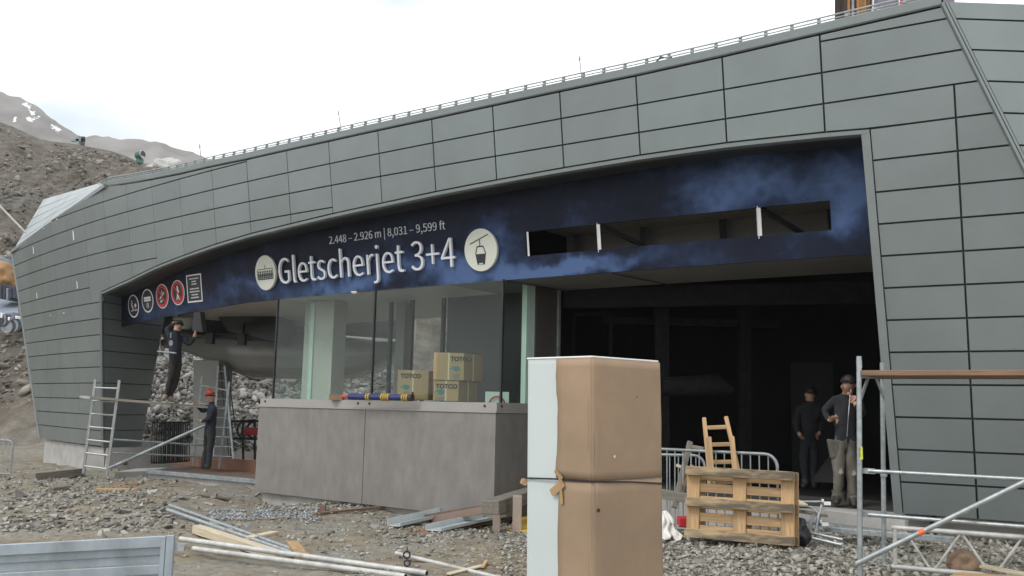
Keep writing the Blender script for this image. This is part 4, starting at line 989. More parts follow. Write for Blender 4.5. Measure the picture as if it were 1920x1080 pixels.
def rotmats(n, tilt):
    a = RNG.random(n) * 6.283; b = RNG.normal(0, tilt, n); c = RNG.normal(0, tilt, n)
    ca, sa, cb, sb, cc, sc = np.cos(a), np.sin(a), np.cos(b), np.sin(b), np.cos(c), np.sin(c); z = np.zeros(n); o = np.ones(n)
    Rz = np.stack([ca, -sa, z, sa, ca, z, z, z, o], -1).reshape(n, 3, 3); Rx = np.stack([o, z, z, z, cb, -sb, z, sb, cb], -1).reshape(n, 3, 3); Ry = np.stack([cc, z, sc, z, o, z, -sc, z, cc], -1).reshape(n, 3, 3)
    return Rx @ Ry @ Rz
def stonemat(name, c0, c1, obj=False):
    m, N, L, Bs = newmat(name); Bs.inputs['Roughness'].default_value = .85; Bs.inputs['Specular IOR Level'].default_value = .3
    if obj: s_ = N.new('ShaderNodeObjectInfo').outputs['Random']
    else:
        a = N.new('ShaderNodeVertexColor'); a.layer_name = 'tint'; s_ = a.outputs['Color']
    r = N.new('ShaderNodeValToRGB'); e = r.color_ramp.elements; e[0].color = (*c0, 1); e[1].color = (*c1, 1); x = e.new(.5); x.color = (*[(p + q) / 2 * 1.0 for p, q in zip(c0, c1)], 1)
    g = N.new('ShaderNodeNewGeometry'); n = N.new('ShaderNodeTexNoise'); n.inputs['Scale'].default_value = 22; n.inputs['Detail'].default_value = 6; L.new(g.outputs['Position'], n.inputs['Vector'])
    k = N.new('ShaderNodeMath'); k.operation = 'MULTIPLY_ADD'; L.new(n.outputs['Fac'], k.inputs[0]); k.inputs[1].default_value = .6; k.inputs[2].default_value = -.3
    k2 = N.new('ShaderNodeMath'); L.new(k.outputs[0], k2.inputs[0]); L.new(s_, k2.inputs[1]); L.new(k2.outputs[0], r.inputs[0]); L.new(r.outputs[0], Bs.inputs['Base Color'])
    bp = N.new('ShaderNodeBump'); bp.inputs['Strength'].default_value = .5; bp.inputs['Distance'].default_value = .01; L.new(n.outputs['Fac'], bp.inputs['Height']); L.new(bp.outputs[0], Bs.inputs['Normal']); return m
M['stone'] = stonemat('slate_stone', (.12, .113, .095), (.41, .39, .34))
M['stone_obj'] = stonemat('slate_stone_single', (.13, .128, .115), (.36, .355, .33), True)
M['gravel_blue'] = stonemat('blue_grey_gravel', (.20, .21, .225), (.42, .44, .46))
M['hillrock'] = stonemat('hillside_rock', (.09, .08, .065), (.30, .28, .24))
M['rubble'] = stonemat('rubble_slope', (.055, .053, .047), (.31, .30, .275))
def scatter(name, x, y, size, mt, label, tilt=.35, sink=.15, zadd=0):
    n = len(x); z = ground_z(x, y) + size * (.18 - sink) + zadd; R = rotmats(n, tilt); V = []; Fc = []; T = []; off = 0; tint = RNG.random(n)
    which = RNG.integers(0, len(ROCKS), n)
    for w in range(len(ROCKS)):
        idx = np.where(which == w)[0]
        if not len(idx): continue
        vs, tr = ROCKS[w]; P = np.einsum('nij,vj->nvi', R[idx], vs) * size[idx][:, None, None] + np.stack([x[idx], y[idx], z[idx]], -1)[:, None, :]
        V.append(P.reshape(-1, 3)); Fc.append((tr[None] + (np.arange(len(idx)) * len(vs))[:, None, None] + off).reshape(-1, 3)); T.append(np.repeat(tint[idx], len(vs))); off += len(idx) * len(vs)
    V = np.concatenate(V); Fc = np.concatenate(Fc); T = np.concatenate(T)
    me = bpy.data.meshes.new(name); me.vertices.add(len(V)); me.vertices.foreach_set('co', V.ravel()); me.loops.add(Fc.size); me.loops.foreach_set('vertex_index', Fc.ravel()); me.polygons.add(len(Fc)); me.polygons.foreach_set('loop_start', np.arange(len(Fc)) * 3); me.polygons.foreach_set('loop_total', np.full(len(Fc), 3))
    me.materials.append(mt); me.update(calc_edges=True); a = me.color_attributes.new('tint', 'FLOAT_COLOR', 'POINT'); a.data.foreach_set('color', np.repeat(T, 4).astype(np.float32))
    o = bpy.data.objects.new(name, me); COL.objects.link(o); tag(o, label, kind='stuff'); return o
def inside(x, y):
    """points outside the building and booth footprint"""
    dx = x[:, None] - np.interp(np.linspace(-3, 26, 60), _SS, _X); dy = y[:, None] - np.interp(np.linspace(-3, 26, 60), _SS, _Y)
    k = np.argmin(dx ** 2 + dy ** 2, 1); s_ = np.linspace(-3, 26, 60)[k]; nx = np.interp(s_, _SS, _NX); ny = np.interp(s_, _SS, _NY)
    side = dx[np.arange(len(x)), k] * nx + dy[np.arange(len(x)), k] * ny
    u = (x - C1.x) * KD.x + (y - C1.y) * KD.y; v = (x - C1.x) * KI.x + (y - C1.y) * KI.y
    return (side > -.6) & ~((u > .05) & (u < 6.0) & (v > .1))
def pts(n, x0, x1, y0, y1, dens=None):
    # sample in view-proportional way
    y = 1 / (1 / y0 + RNG.random(n) * (1 / y1 - 1 / y0)); X = RNG.uniform(-.62, .60, n); x = X * y; k = inside(x, y) & (x < 9)
    if dens is not None: k &= RNG.random(n) < dens(x, y)
    return x[k], y[k]
cl = lambda x, y: np.clip(fbm(x * .6 + 3, y * .6, 4) * 3.0 + .30, .05, 1)
x, y = pts(52000, 0, 0, 6, 27, cl); s_ = np.exp(RNG.normal(math.log(.034), .62, len(x))) * np.clip(y / 13, .7, 1.5); s_ = np.clip(s_, .012, .16)
scatter('gravel', x, y, s_, M['stone'], 'loose slate gravel and stones strewn over the yard')
# rubble concentrated at the right, around the pallets and the scaffold, and around the left pier
def patch(px0, px1, py0, py1, n, smin, smax, z=-.0):
    X = []; Y = []
    for _ in range(n):
        p = atz(RNG.uniform(px0, px1), RNG.uniform(py0, py1), z); X.append(p.x); Y.append(p.y)
    X = np.array(X); Y = np.array(Y); k = inside(X, Y); X, Y = X[k], Y[k]; return X, Y, np.exp(RNG.uniform(math.log(smin), math.log(smax), len(X)))
A = [patch(1240, 1680, 1010, 1080, 4200, .02, .12, .12), patch(940, 1010, 975, 1080, 700, .03, .10, 0), patch(0, 330, 900, 1000, 1500, .03, .18, -.2), patch(1480, 1960, 985, 1100, 2600, .03, .16, .15), patch(700, 990, 960, 1015, 900, .03, .12, -.1), patch(480, 720, 930, 975, 900, .04, .14, -.3)]
x = np.concatenate([a[0] for a in A]); y = np.concatenate([a[1] for a in A]); s_ = np.concatenate([a[2] for a in A])
scatter('rubble', x, y, s_, M['stone'], 'broken slate rubble heaped in patches on the yard', .5, .05)
a = patch(385, 600, 958, 981, 900, .03, .09, -.2); scatter('gravel', a[0], a[1], a[2], M['gravel_blue'], 'strip of blue grey crushed gravel in front of the booth', .4, 0, .02)
# slope rubble behind the station and on the hill at the left
n = 42000; X = RNG.uniform(-.46, -.05, n); y = RNG.uniform(31.5, 47, n); x = X * y
s_ = np.exp(RNG.normal(math.log(.14), .65, n)); k = RNG.random(n) < np.clip((y - 31) / 3, 0, 1); scatter('rubble', x[k], y[k], np.clip(s_[k], .08, .9), M['rubble'], 'coarse broken rock covering the slope behind the station', .6, .0)
n = 12000; X = RNG.uniform(-.60, -.40, n); y = 40 + 60 * RNG.random(n) ** .8; x = X * y; k = RNG.random(n) < np.clip(fbm(x * .12, y * .12, 4) * 3 + .5, .05, 1)
s_ = np.exp(RNG.normal(math.log(.22), .6, n)); scatter('rubble', x[k], y[k], np.clip(s_[k], .08, 1.2), M['hillrock'], 'loose rocks scattered over the brown hillside at the left', .6, .1)
# single larger stones (parts of the ground)
rock_me = []
for k, (vs, tr) in enumerate(ROCKS):
    me = bpy.data.meshes.new('stone'); me.from_pydata([tuple(v) for v in vs], [], [tuple(int(i) for i in t) for t in tr]); me.materials.append(M['stone_obj']); rock_me.append(me)
big = [(25, 935, .62), (70, 905, .30), (118, 928, .26), (95, 938, .2), (265, 905, .3), (285, 925, .3), (180, 945, .24), (300, 960, .26), (60, 965, .3), (15, 985, .3), (420, 1008, .12), (700, 990, .28), (742, 1010, .26), (640, 1010, .16), (655, 1025, .2), (860, 1055, .2), (905, 1045, .12), (1105, 1020, .1), (1300, 1040, .18), (1700, 1050, .2), (1560, 1030, .2), (1495, 1040, .22), (1640, 1020, .3), (395, 930, .25), (345, 938, .3), (130, 880, .4), (230, 960, .3)]
for k in range(250):
    r_ = random.random()
    if r_ < .45: big.append((random.uniform(0, 480), random.uniform(905, 1000), random.uniform(.10, .24)))
    elif r_ < .75: big.append((random.uniform(1240, 1900), random.uniform(1005, 1078), random.uniform(.07, .15)))
    else: big.append((random.uniform(560, 1000), random.uniform(985, 1078), random.uniform(.06, .14)))
for (px_, py_, sz) in big:
    z0 = -.1
    for _ in range(3): p = atz(px_, py_, z0); z0 = gz(p.x, p.y)
    if not inside(np.array([p.x]), np.array([p.y]))[0]: continue
    o = bpy.data.objects.new('stone', random.choice(rock_me)); R_ = Matrix(rotmats(1, .25)[0].tolist()).to_4x4()
    o.matrix_basis = Matrix.Translation((p.x, p.y, z0 + sz * .08)) @ R_ @ Matrix.Scale(sz, 4); link(o, GR)
def proj(P):
    v = Vector(P) - Vector((0, 0, CZ)); d = v.dot(FW); return 960 + F_PX * v.dot(RT) / d, 540 - F_PX * v.dot(UP) / d
def on_facade(px_, py_, o=0):
    s, z = (1690 - px_) / 1500 * 24, 3.
    for _ in range(30):
        a = proj(FS(s, z, o)); b = proj(FS(s + .01, z, o)); c = proj(FS(s, z + .01, o))
        j = [(b[0] - a[0]) * 100, (c[0] - a[0]) * 100, (b[1] - a[1]) * 100, (c[1] - a[1]) * 100]; r = (px_ - a[0], py_ - a[1]); D = j[0] * j[3] - j[1] * j[2]
        s += max(-3, min(3, (r[0] * j[3] - r[1] * j[1]) / D)); z += max(-1, min(1, (j[0] * r[1] - j[2] * r[0]) / D)); s = max(-5, min(36, s))
    return s, z
for (x, y, w, h) in ((138, 441, .07, .26), (63, 469, .07, .22), (145, 534, .05, .2), (69.5, 554, .06, .18), (120, 587, .12, .03), (95, 591.5, .09, .03), (82, 428, .09, .03), (107, 411, .09, .03)):
    s, z = on_facade(x, y); q = MB(); A = [FS(s + w / 2, z - h / 2, -.006), FS(s - w / 2, z - h / 2, -.006), FS(s - w / 2, z + h * .35, -.006), FS(s - w * .1, z + h / 2, -.02), FS(s + w / 2, z + h * .3, -.006)]
    q.add(A, [(0, 1, 2, 3, 4)]); q.build('protective_film', M['white'], B)
def gpt(x, y, dz=0):
    """ground point seen at a photo pixel"""
    z0 = -.1
    for _ in range(5): p = atz(x, y, z0); z0 = gz(p.x, p.y)
    return Vector((p.x, p.y, z0 + dz))
M['card_shade'] = mat('brown_parcel_tape', (.29, .185, .11), .3, 0, .06, 3)
# ------------------------------------------------------------------ wrapped cabinet
Nn, Lf, Rf = at(1113, 667, 6.2), at(993, 672, 6.63), at(1236, 680, 6.65)
zt_c = 2.05; base = -.12
lv = Vector((Lf.x - Nn.x, Lf.y - Nn.y, 0)); rv = Vector((Rf.x - Nn.x, Rf.y - Nn.y, 0)); N0 = Vector((Nn.x, Nn.y, 0))
CB = thing('wrapped_cabinet', (Nn.x + (lv.x + rv.x) / 2, Nn.y + (lv.y + rv.y) / 2, base), 'tall light grey cabinet half wrapped in brown cardboard with a black strap', 'cabinet')
tl = Vector((-.012, .004, 0))      # leans very slightly
def CP(a, b, z, o=0):
    n_ = (lv + rv).normalized(); p = N0 + lv * a + rv * b + tl * (z - 1) * 1.0
    return Vector((p.x, p.y, z))
lu, ru = lv.normalized(), rv.normalized(); ol, orr = -ru, -lu      # outward directions: left face normal ~ -ru
q = MB(); q.hexa([CP(0, 0, base), CP(1, 0, base), CP(1, 1, base), CP(0, 1, base)], [CP(0, 0, zt_c - .012), CP(1, 0, zt_c - .012), CP(1, 1, zt_c - .012), CP(0, 1, zt_c - .012)])
q.build('body', M['cabinet'], CB, bevel=.006)
q = MB(); q.hexa([CP(-.008, -.008, zt_c - .012), CP(1.01, -.008, zt_c - .012), CP(1.01, 1.01, zt_c - .012), CP(-.008, 1.01, zt_c - .012)], [CP(-.008, -.008, zt_c), CP(1.01, -.008, zt_c), CP(1.01, 1.01, zt_c), CP(-.008, 1.01, zt_c)])
q.build('top_cover', M['white'], CB, bevel=.003)
q = MB(); f = lambda a, z: CP(a, 0, z) + ol * .006
q.hexa([f(.04, .1), f(.96, .1), f(.96, zt_c - .04), f(.04, zt_c - .04)], [p - ol * .005 for p in (f(.04, .1), f(.96, .1), f(.96, zt_c - .04), f(.04, zt_c - .04))]); q.build('door', M['cabinet'], CB, bevel=.002)
def sheet(z0, z1, seed, afar):
    r = random.Random(seed); cols = []
    A = [(afar, 0), (afar * .8, 0), (afar * .55, 0), (afar * .3, 0), (.06, 0), (.012, 0), (0, 0), (0, .012), (0, .06), (0, .3), (0, .5), (0, .7), (0, .9), (0, 1.0), (0, 1.012)]
    nz = 14; vs = []
    for i, (a, b) in enumerate(A):
        for k in range(nz + 1):
            z = z0 + (z1 - z0) * k / nz; off = .019 + .002 * math.sin(i * .7 + k * .5 + seed) + .001 * math.sin(k * 1.3 + i * .4)
            if k in (0, nz): off *= .95
            aa = a + (.012 * math.sin(k * .45 + seed * 2) + .006 * r.uniform(-1, 1) if i == 0 else 0)
            p = CP(aa, b, z); n_ = ol if b == 0 and a > 0 else (orr if a == 0 and b > 0 else (ol + orr).normalized() * .8)
            vs.append(p + n_ * off)
    m_ = nz + 1; fs = [(i * m_ + k, (i + 1) * m_ + k, (i + 1) * m_ + k + 1, i * m_ + k + 1) for i in range(len(A) - 1) for k in range(nz)]
    q = MB(); q.add(vs, fs); o = q.build('cardboard_sheet', M['card'], CB, smooth=False)
    o.modifiers.new('Edge', 'EDGE_SPLIT').split_angle = math.radians(22); s_ = o.modifiers.new('Solid', 'SOLIDIFY'); s_.thickness = .005; s_.offset = 1
    for p in o.data.polygons: p.use_smooth = True
    return o
sheet(1.212, 2.035, 1, .50); sheet(.02, 1.207, 2, .47)
q = MB(); 
sp = [CP(1.0, .3, 1.19) - lu * -.02, CP(1.01, -.01, 1.19) + ol * .01, CP(.5, 0, 1.205) + ol * .028, CP(0, 0, 1.21) + (ol + orr) * .02, CP(0, .5, 1.195) + orr * .028, CP(0, 1.01, 1.17) + orr * .02, CP(.3, 1.02, 1.17)]
for i in range(len(sp) - 1): q.beam(sp[i], sp[i + 1], .006, .011)
q.build('strap', M['strap'], CB)
for (x0, y0, x1, y1, w) in ((1033, 925, 1056, 905, .055), (1040, 882, 1054, 898, .03), (1049, 888, 1053, 945, .03)):
    d0 = 6.36; a, b = at(x0, y0, d0 - (x0 - 1050) * .0035), at(x1, y1, d0 - (x1 - 1050) * .0035); q = MB(); dd = (b - a).normalized(); sd = dd.cross(ol).normalized() * w / 2; n_ = ol * .03
    q.add([a - sd, a + sd * .6, a + sd + dd * .01, b + sd, b - sd], [(0, 1, 2, 3, 4)]); o = q.build('torn_tape', M['tape'], CB)
    o.matrix_basis = Matrix.Translation(ol * -.0) @ o.matrix_basis
for (A_, B_, w) in ():
    q = MB(); dd = (B_ - A_).normalized(); sd = dd.cross(ol).normalized() * w / 2; n_ = ol * .0285; q.add([A_ - sd + n_, A_ + sd + n_, B_ + sd + n_, B_ - sd + n_], [(0, 1, 2, 3)]); q.build('packing_tape', M['card_shade'], CB)
for (a_, b_, z_, r_) in ((0, .28, 1.37, .012), (0, .05, 1.02, .014), (.0, .62, 1.78, .006)):
    c_ = CP(a_, b_, z_) + orr * .0265; q = MB(); q.add([c_ + ru * r_ * math.cos(k) * (1 + .3 * (k % 2)) + Vector((0, 0, r_ * math.sin(k))) for k in range(6)], [tuple(range(6))]); q.build('scuff', M['tape_pale'] if r_ == .012 else M['wood_dark'], CB)
q = MB(); c = at(985, 903, 6.66); q.add([c + Vector((-.03, 0, .02)), c + Vector((.02, 0, .03)), c + Vector((.05, 0, 0)), c + Vector((0, -.01, -.03)), c + Vector((-.04, -.01, -.01))], [(0, 1, 2, 3, 4)]); q.build('torn_tape', M['tape'], CB)
# ------------------------------------------------------------------ scaffold on the right
PA = at(1612, 1085, 8.7); PBk = at(1658, 1060, 9.7); PA.z = gz(PA.x, PA.y) - .02; PBk.z = gz(PBk.x, PBk.y) - .02
UD = Vector((.84, -.54, 0)).normalized()
SCF = thing('scaffold', PA, 'galvanised tube scaffold bay with a brown plank deck at the right edge', 'scaffold')
def tube_to(x0, y0, x1, y1, d0, d1, r, name, mt='galv', n=10):
    q = MB(); q.tube([at(x0, y0, d0), at(x1, y1, d1)], r, n); return q.build(name, M[mt], SCF, smooth=True)
topA = at(1610.5, 668, 8.7); q = MB(); q.tube([PA, topA], .0242, 14); q.tube([topA - Vector((0, 0, .11)), topA - Vector((0, 0, .04))], .027, 12); q.build('standard', M['galv'], SCF, smooth=True)
topB = at(1654, 680, 9.7); q = MB(); q.tube([PBk, topB], .0242, 14); q.build('standard', M['galv_dull'], SCF, smooth=True)
q = MB(); a = at(1612, 706, 8.7); b = at(1656, 706, 9.7); q.tube([a, b], .02, 10); q.beam(a + Vector((0, 0, -.22)), a.lerp(b, .35), .012, .05); q.beam(b + Vector((0, 0, -.22)), b.lerp(a, .35), .012, .05); q.build('transom', M['galv'], SCF)
# deck plank
pz = at(1620, 697, 8.95).z; a = at(1621, 697, 8.8); a.z = pz - .025
for k, off in enumerate((0, .33, .66)):
    s0 = a + Vector((.54, .84, 0)) * off * .95; e0 = s0 + UD * 2.6
    plank('deck_plank', s0, e0, .31, .05, M['wood_brown'], SCF)
q = MB()
for (u, v) in ((1.62, 0), (1.68, .004), (1.75, 0)):
    p = a + UD * u - Vector((.54, .84, 0)) * .1565; q.beam(p + Vector((0, 0, .012)), p + UD * .05 + Vector((0, 0, .012 - .004 * (v > 0))), .003, .012)
q.build('red_mark', M['red'], SCF)
def rail(x, y, d, x1, y1, L, r, name='ledger', z2=None):
    a = at(x, y, d); b = a + UD * L
    # height at the frame edge follows the photograph
    t_ = .55; q = MB(); q.tube([a, b], r, 12); o = q.build(name, M['galv'], SCF, smooth=True); return a, b
a, b = rail(1628, 883, 8.72, 0, 0, 2.6, .019); q = MB(); q.beam(a - UD * .07, a + UD * .06, .014, .05); q.build('wedge_end', M['galv'], SCF)
a, b = rail(1628, 965, 8.72, 0, 0, 2.6, .019); q = MB(); q.beam(a - UD * .07, a + UD * .06, .014, .05); q.build('wedge_end', M['galv'], SCF)
q = MB(); c = at(1657, 888, 9.68); q.tube([c + Vector((0, 0, -.03)), c + Vector((0, 0, .03))], .035, 10); q.build('coupler', M['galv_dull'], SCF, smooth=True)
q = MB(); c0 = at(1606, 1057, 8.62); c1 = at(1922, 903, 7.95); c1 = c0 + (c1 - c0) * 1.35; q.tube([c0, c1], .0242, 12); q.build('brace', M['galv'], SCF, smooth=True)
q = MB(); f0 = .48 / 1.35 * .87; q.tube([c0.lerp(c1, .285), c0.lerp(c1, .312)], .0252, 12); q.build('orange_tape', M['orange'], SCF, smooth=True)
q = MB(); c = at(1612.5, 849, 8.7); w_ = .022
q.tube([c + Vector((0, 0, -.06)), c + Vector((0, 0, .055))], .0252, 14); q.build('yellow_sticker', M['yellow_tag'], SCF, smooth=True)
cu = bpy.data.curves.new('t', 'FONT'); cu.body = 'LAYHER'; cu.size = .026; cu.extrude = .0004; ob = bpy.data.objects.new('t', cu); COL.objects.link(ob); me = bpy.data.meshes.new_from_object(ob.evaluated_get(bpy.context.evaluated_depsgraph_get())); bpy.data.objects.remove(ob); me.materials.clear(); me.materials.append(M['ink'])
o = bpy.data.objects.new('sticker_lettering', me); cd = (Vector((c.x, c.y, 0))).normalized(); mm = Matrix((Vector((0, 0, 1)), Vector((-cd.y, cd.x, 0)) , -cd)).transposed().to_4x4(); mm.translation = c - cd * .027 + Vector((cd.y, -cd.x, 0)) * .008 + Vector((0, 0, -.04)); o.matrix_basis = mm; link(o, SCF)
q = MB(); c = at(1624, 1050, 8.65)
q.tube([c + Vector((-.05, 0, .0)), c + Vector((.02, -.02, -.05)), c + Vector((.1, 0, .02)), c + Vector((.15, .02, .0)), c + Vector((.1, 0, -.06))], .004, 5); q.build('tie_wire', M['galv_dull'], SCF)
# lattice girder lying behind the brace
LG = thing('lattice_girder', gpt(1690, 1065), 'pale aluminium lattice girder lying behind the scaffold brace', 'girder')
g0 = at(1672, 989, 8.95); g1 = at(1672, 1062, 8.95)
gd = Vector((.80, -.42, 0)).normalized()
def gird(mb, a, b, r): mb.tube([a, b], r, 10)
q = MB(); q.tube([g0, g0 + gd * 2.6], .024, 12); q.build('chord', M['white_pole'], LG, smooth=True)
q = MB(); q.tube([g1, g1 + gd * 2.6], .024, 12); q.build('chord', M['white_pole'], LG, smooth=True)
q = MB(); q.tube([g0 + gd * .03, g1 + gd * .03], .022, 10); q.build('end_post', M['white_pole'], LG, smooth=True)
for k in range(5):
    t0 = .10 + k * .5
    for (ta, tb) in ((t0, t0 + .24), (t0 + .5, t0 + .27)):
        q = MB(); q.tube([g0 + gd * ta, g1 + gd * tb], .013, 8); q.build('lattice_bar', M['white_pole'], LG, smooth=True)
# ------------------------------------------------------------------ pallets
def pallet(P0, ex, ey, ez, lbl, grp=None):
    t = thing('pallet', P0, lbl, 'pallet', grp)
    def bd(name, x0, x1, z0, z1, y0, y1, ax='x', mt='wood'):
        if ax == 'x': plank(name, P0 + ex * x0 + ez * (z0 + z1) / 2 + ey * (y0 + y1) / 2, P0 + ex * x1 + ez * (z0 + z1) / 2 + ey * (y0 + y1) / 2, y1 - y0, z1 - z0, M[mt], t, up=ez)
        else: plank(name, P0 + ex * (x0 + x1) / 2 + ez * z0 + ey * (y0 + y1) / 2, P0 + ex * (x0 + x1) / 2 + ez * z1 + ey * (y0 + y1) / 2, y1 - y0, x1 - x0, M[mt], t, up=ex)
    for z in (0, .35, .70): bd('bottom_board', 0, 1.2, z, z + .10, 0, .022, mt='wood_worn')
    for x in (0.0, .528, 1.055):
        for z in (.0, .35, .70): bd('block', x, x + .145, z + .0, z + .10, .023, .10)
        bd('cross_board', x, x + .145, 0, .8, .101, .122, 'z')
    for z, h in ((0, .145), (.185, .10), (.328, .145), (.515, .10), (.655, .145)): bd('deck_board', 0, 1.2, z, z + h, .123, .145)
    return t
M['wood_worn'] = mat('worn_pale_pine', (.36, .27, .155), .8, 0, .32, 5, .3, 12, grain=(1.5, 8, 8), rand=.12, dirt=.9, dthr=.40)
P0 = at(1283, 1008, 10.65); P1 = at(1478, 1024, 10.2); P0.z = P1.z = .5 * (P0.z + P1.z); P0.z += .01
ex = (P1 - P0); ex.z = -.012; ex.normalize(); ey = Vector((-ex.y, ex.x, 0)).normalized(); ez = (Vector((0, 0, 1)) + ey * .10).normalized(); ey = ez.cross(ex).normalized(); ey = ey if ey.y > 0 else -ey
pallet(P0, ex, ey, ez, 'front wooden pallet standing on edge, its underside boards facing out', None)
pallet(P0 + ey * .155 + ex * .03, ex, ey, ez, 'second wooden pallet standing directly behind the front one', None)
# ------------------------------------------------------------------ crowd barriers
def barrier(a, b, h, nb, lbl, zrail=.12):
    t = thing('crowd_barrier', (a + b) / 2, lbl, 'barrier', None)
    d = (b - a); L = d.length; d.normalize(); r = .15; up = Vector((0, 0, 1)); pts_ = [a + up * zrail]
    pts_ += [a + up * (h - r)] + [a + d * (r - r * math.cos(t_)) + up * (h - r + r * math.sin(t_)) for t_ in np.linspace(.2, 1.57, 6)]
    pts_ += [b - d * (r - r * math.cos(t_)) + up * (h - r + r * math.sin(t_)) for t_ in np.linspace(1.57, .2, 6)] + [b + up * (h - r), b + up * zrail, a + up * zrail]
    q = MB(); q.tube(pts_, .019, 10); q.build('frame', M['galv_dull'], t, smooth=True)
    for k in range(nb):
        p = a + d * L * (k + 1) / (nb + 1); q = MB(); q.tube([p + up * zrail, p + up * (h - .005)], .008, 6); q.build('bar', M['galv'], t)
    for p in (a + d * .2, b - d * .2):
        q = MB(); n_ = Vector((-d.y, d.x, 0)); q.beam(p - n_ * .28, p + n_ * .28, .04, .012); q.tube([p, p + up * zrail], .015, 6); q.build('foot', M['galv_dull'], t)
    q = MB(); q.tube([b + up * (h - .28), b + d * .05 + up * (h - .28), b + d * .05 + up * (h - .42), b + up * (h - .42)], .007, 6); q.build('hook', M['galv'], t)
    return t
def hz(x, d): return proj(Vector(((x - 960) / F_PX * d, d, CZ)))[1]
a = at(1150, 955, 12.2); b = at(1459, 960, 10.95); a.z = .10; b.z = .10
barrier(a, b, 1.09, 19, 'long grey crowd barrier standing behind the pallets')
a = at(1130, 955, 12.6); b = at(1322, 960, 12.0); a.z = .05; b.z = .08
barrier(a, b, 1.03, 11, 'shorter overlapped crowd barrier leaning just behind the long one')
a = at(-120, 866, 21.5); b = at(22, 866, 20.5); a.z = b.z = gz(b.x, b.y) - .02
barrier(a, b, .85, 16, 'crowd barrier cut by the left edge of the yard')
# ------------------------------------------------------------------ wooden ladders behind the barrier
def wladder(x0, y0, x1, y1, x2, y2, x3, y3, d0, d1, rungs, lbl, mt='wood', w=.05):
    t = thing('wooden_ladder', at((x1 + x3) / 2, y1, d1), lbl, 'ladder')
    A0, A1, B0, B1 = at(x0, y0, d0), at(x1, y1, d1), at(x2, y2, d0), at(x3, y3, d1)
    for p, r in ((A0, A1), (B0, B1)): plank('stile', p, r, .035, w, M[mt], t, up=(1, 0, 0), bevel=.008)
    for f in rungs: plank('rung', A0.lerp(A1, f), B0.lerp(B1, f), .03, .05, M[mt], t)
    return t
wladder(1320, 783, 1334, 925, 1361, 781, 1394, 925, 11.5, 11.1, (.14, .37, .60, .86), 'taller pine ladder leaning behind the crowd barrier')
wladder(1329, 819, 1338, 925, 1372, 818, 1382, 925, 11.2, 11.0, (.62,), 'shorter pine ladder section in front of the taller ladder', w=.06)
# loose timber behind the barrier
for i, (x0, y0, x1, y1, d0, d1, w, h, mt, lb) in enumerate(((1294, 828, 1264, 952, 11.9, 11.5, .07, .035, 'wood_grey', 'grey board leaning steeply behind the crowd barrier'), (1298, 872, 1272, 935, 11.8, 11.6, .05, .03, 'wood', 'short pale pine batten leaning behind the crowd barrier'), (1235, 925, 1300, 936, 11.7, 11.4, .12, .05, 'wood_grey', 'low grey timber lying behind the barrier bars'), (1268, 872, 1300, 884, 12.1, 12, .04, .03, 'wood_pale', 'thin pale batten crossing behind the barrier bars'), (1300, 838, 1322, 842, 12.6, 12.5, .05, .12, 'wood_grey', 'short grey board beside the ladder foot'))):
    tag(plank('timber_board', at(x0, y0, d0), at(x1, y1, d1), w, h, M[mt], None, up=(0, 1, 0)), lb, 'board')
q = MB(); a = at(1274, 985, 11.3); q.box((a.x, a.y, a.z - .02), (a.x + .22, a.y + .2, a.z + .09)); tag(q.build('red_crate', M['red'], bevel=.01), 'low red box half hidden behind the pallet', 'box')
# white tarp
q = MB(); n = 14; vs = []
for i in range(n + 1):
    for k in range(n + 1):
        u, v = i / n, k / n; p = at(1232 + 46 * u - 8 * v * u, 1010 - 55 * v * (1 - .55 * u ** 2) + 4 * math.sin(u * 9), 10.85 + .25 * v)
        p += Vector((.02 * math.sin(v * 9 + u * 5), .05 * math.sin(u * 11 + v * 3) + .03 * math.sin(u * 23), .015 * math.sin(u * 13))); vs.append(p)
q.add(vs, [(i * (n + 1) + k, (i + 1) * (n + 1) + k, (i + 1) * (n + 1) + k + 1, i * (n + 1) + k + 1) for i in range(n) for k in range(n)])
o = q.build('white_tarp', M['cloth_white']); o.modifiers.new('s', 'SOLIDIFY').thickness = .01
for p in o.data.polygons: p.use_smooth = True
tag(o, 'crumpled white tarp lying between the cabinet and the pallets', 'tarp')
# black bag
def lump(c, rx, ry, rz, seed, name, mt, lbl, cat):
    bm = bmesh.new(); bmesh.ops.create_icosphere(bm, subdivisions=4, radius=1)
    for v in bm.verts:
        k = 1 + .28 * mnoise.noise(v.co * 1.8 + Vector((seed, 0, 0))) + .12 * mnoise.noise(v.co * 5 + Vector((seed, 3, 0))) + .06 * abs(mnoise.noise(v.co * 11)); v.co = Vector((v.co.x * rx, v.co.y * ry, max(v.co.z, -.6) * rz)) * k + c
    me = bpy.data.meshes.new(name); bm.to_mesh(me); bm.free(); me.materials.append(mt); me.shade_smooth(); o = bpy.data.objects.new(name, me); COL.objects.link(o); return tag(o, lbl, cat)
lump(at(1494, 1000, 10.6), .13, .16, .19, 2, 'rubbish_bag', M['black'], 'black plastic rubbish bag beside the pallets', 'bag')
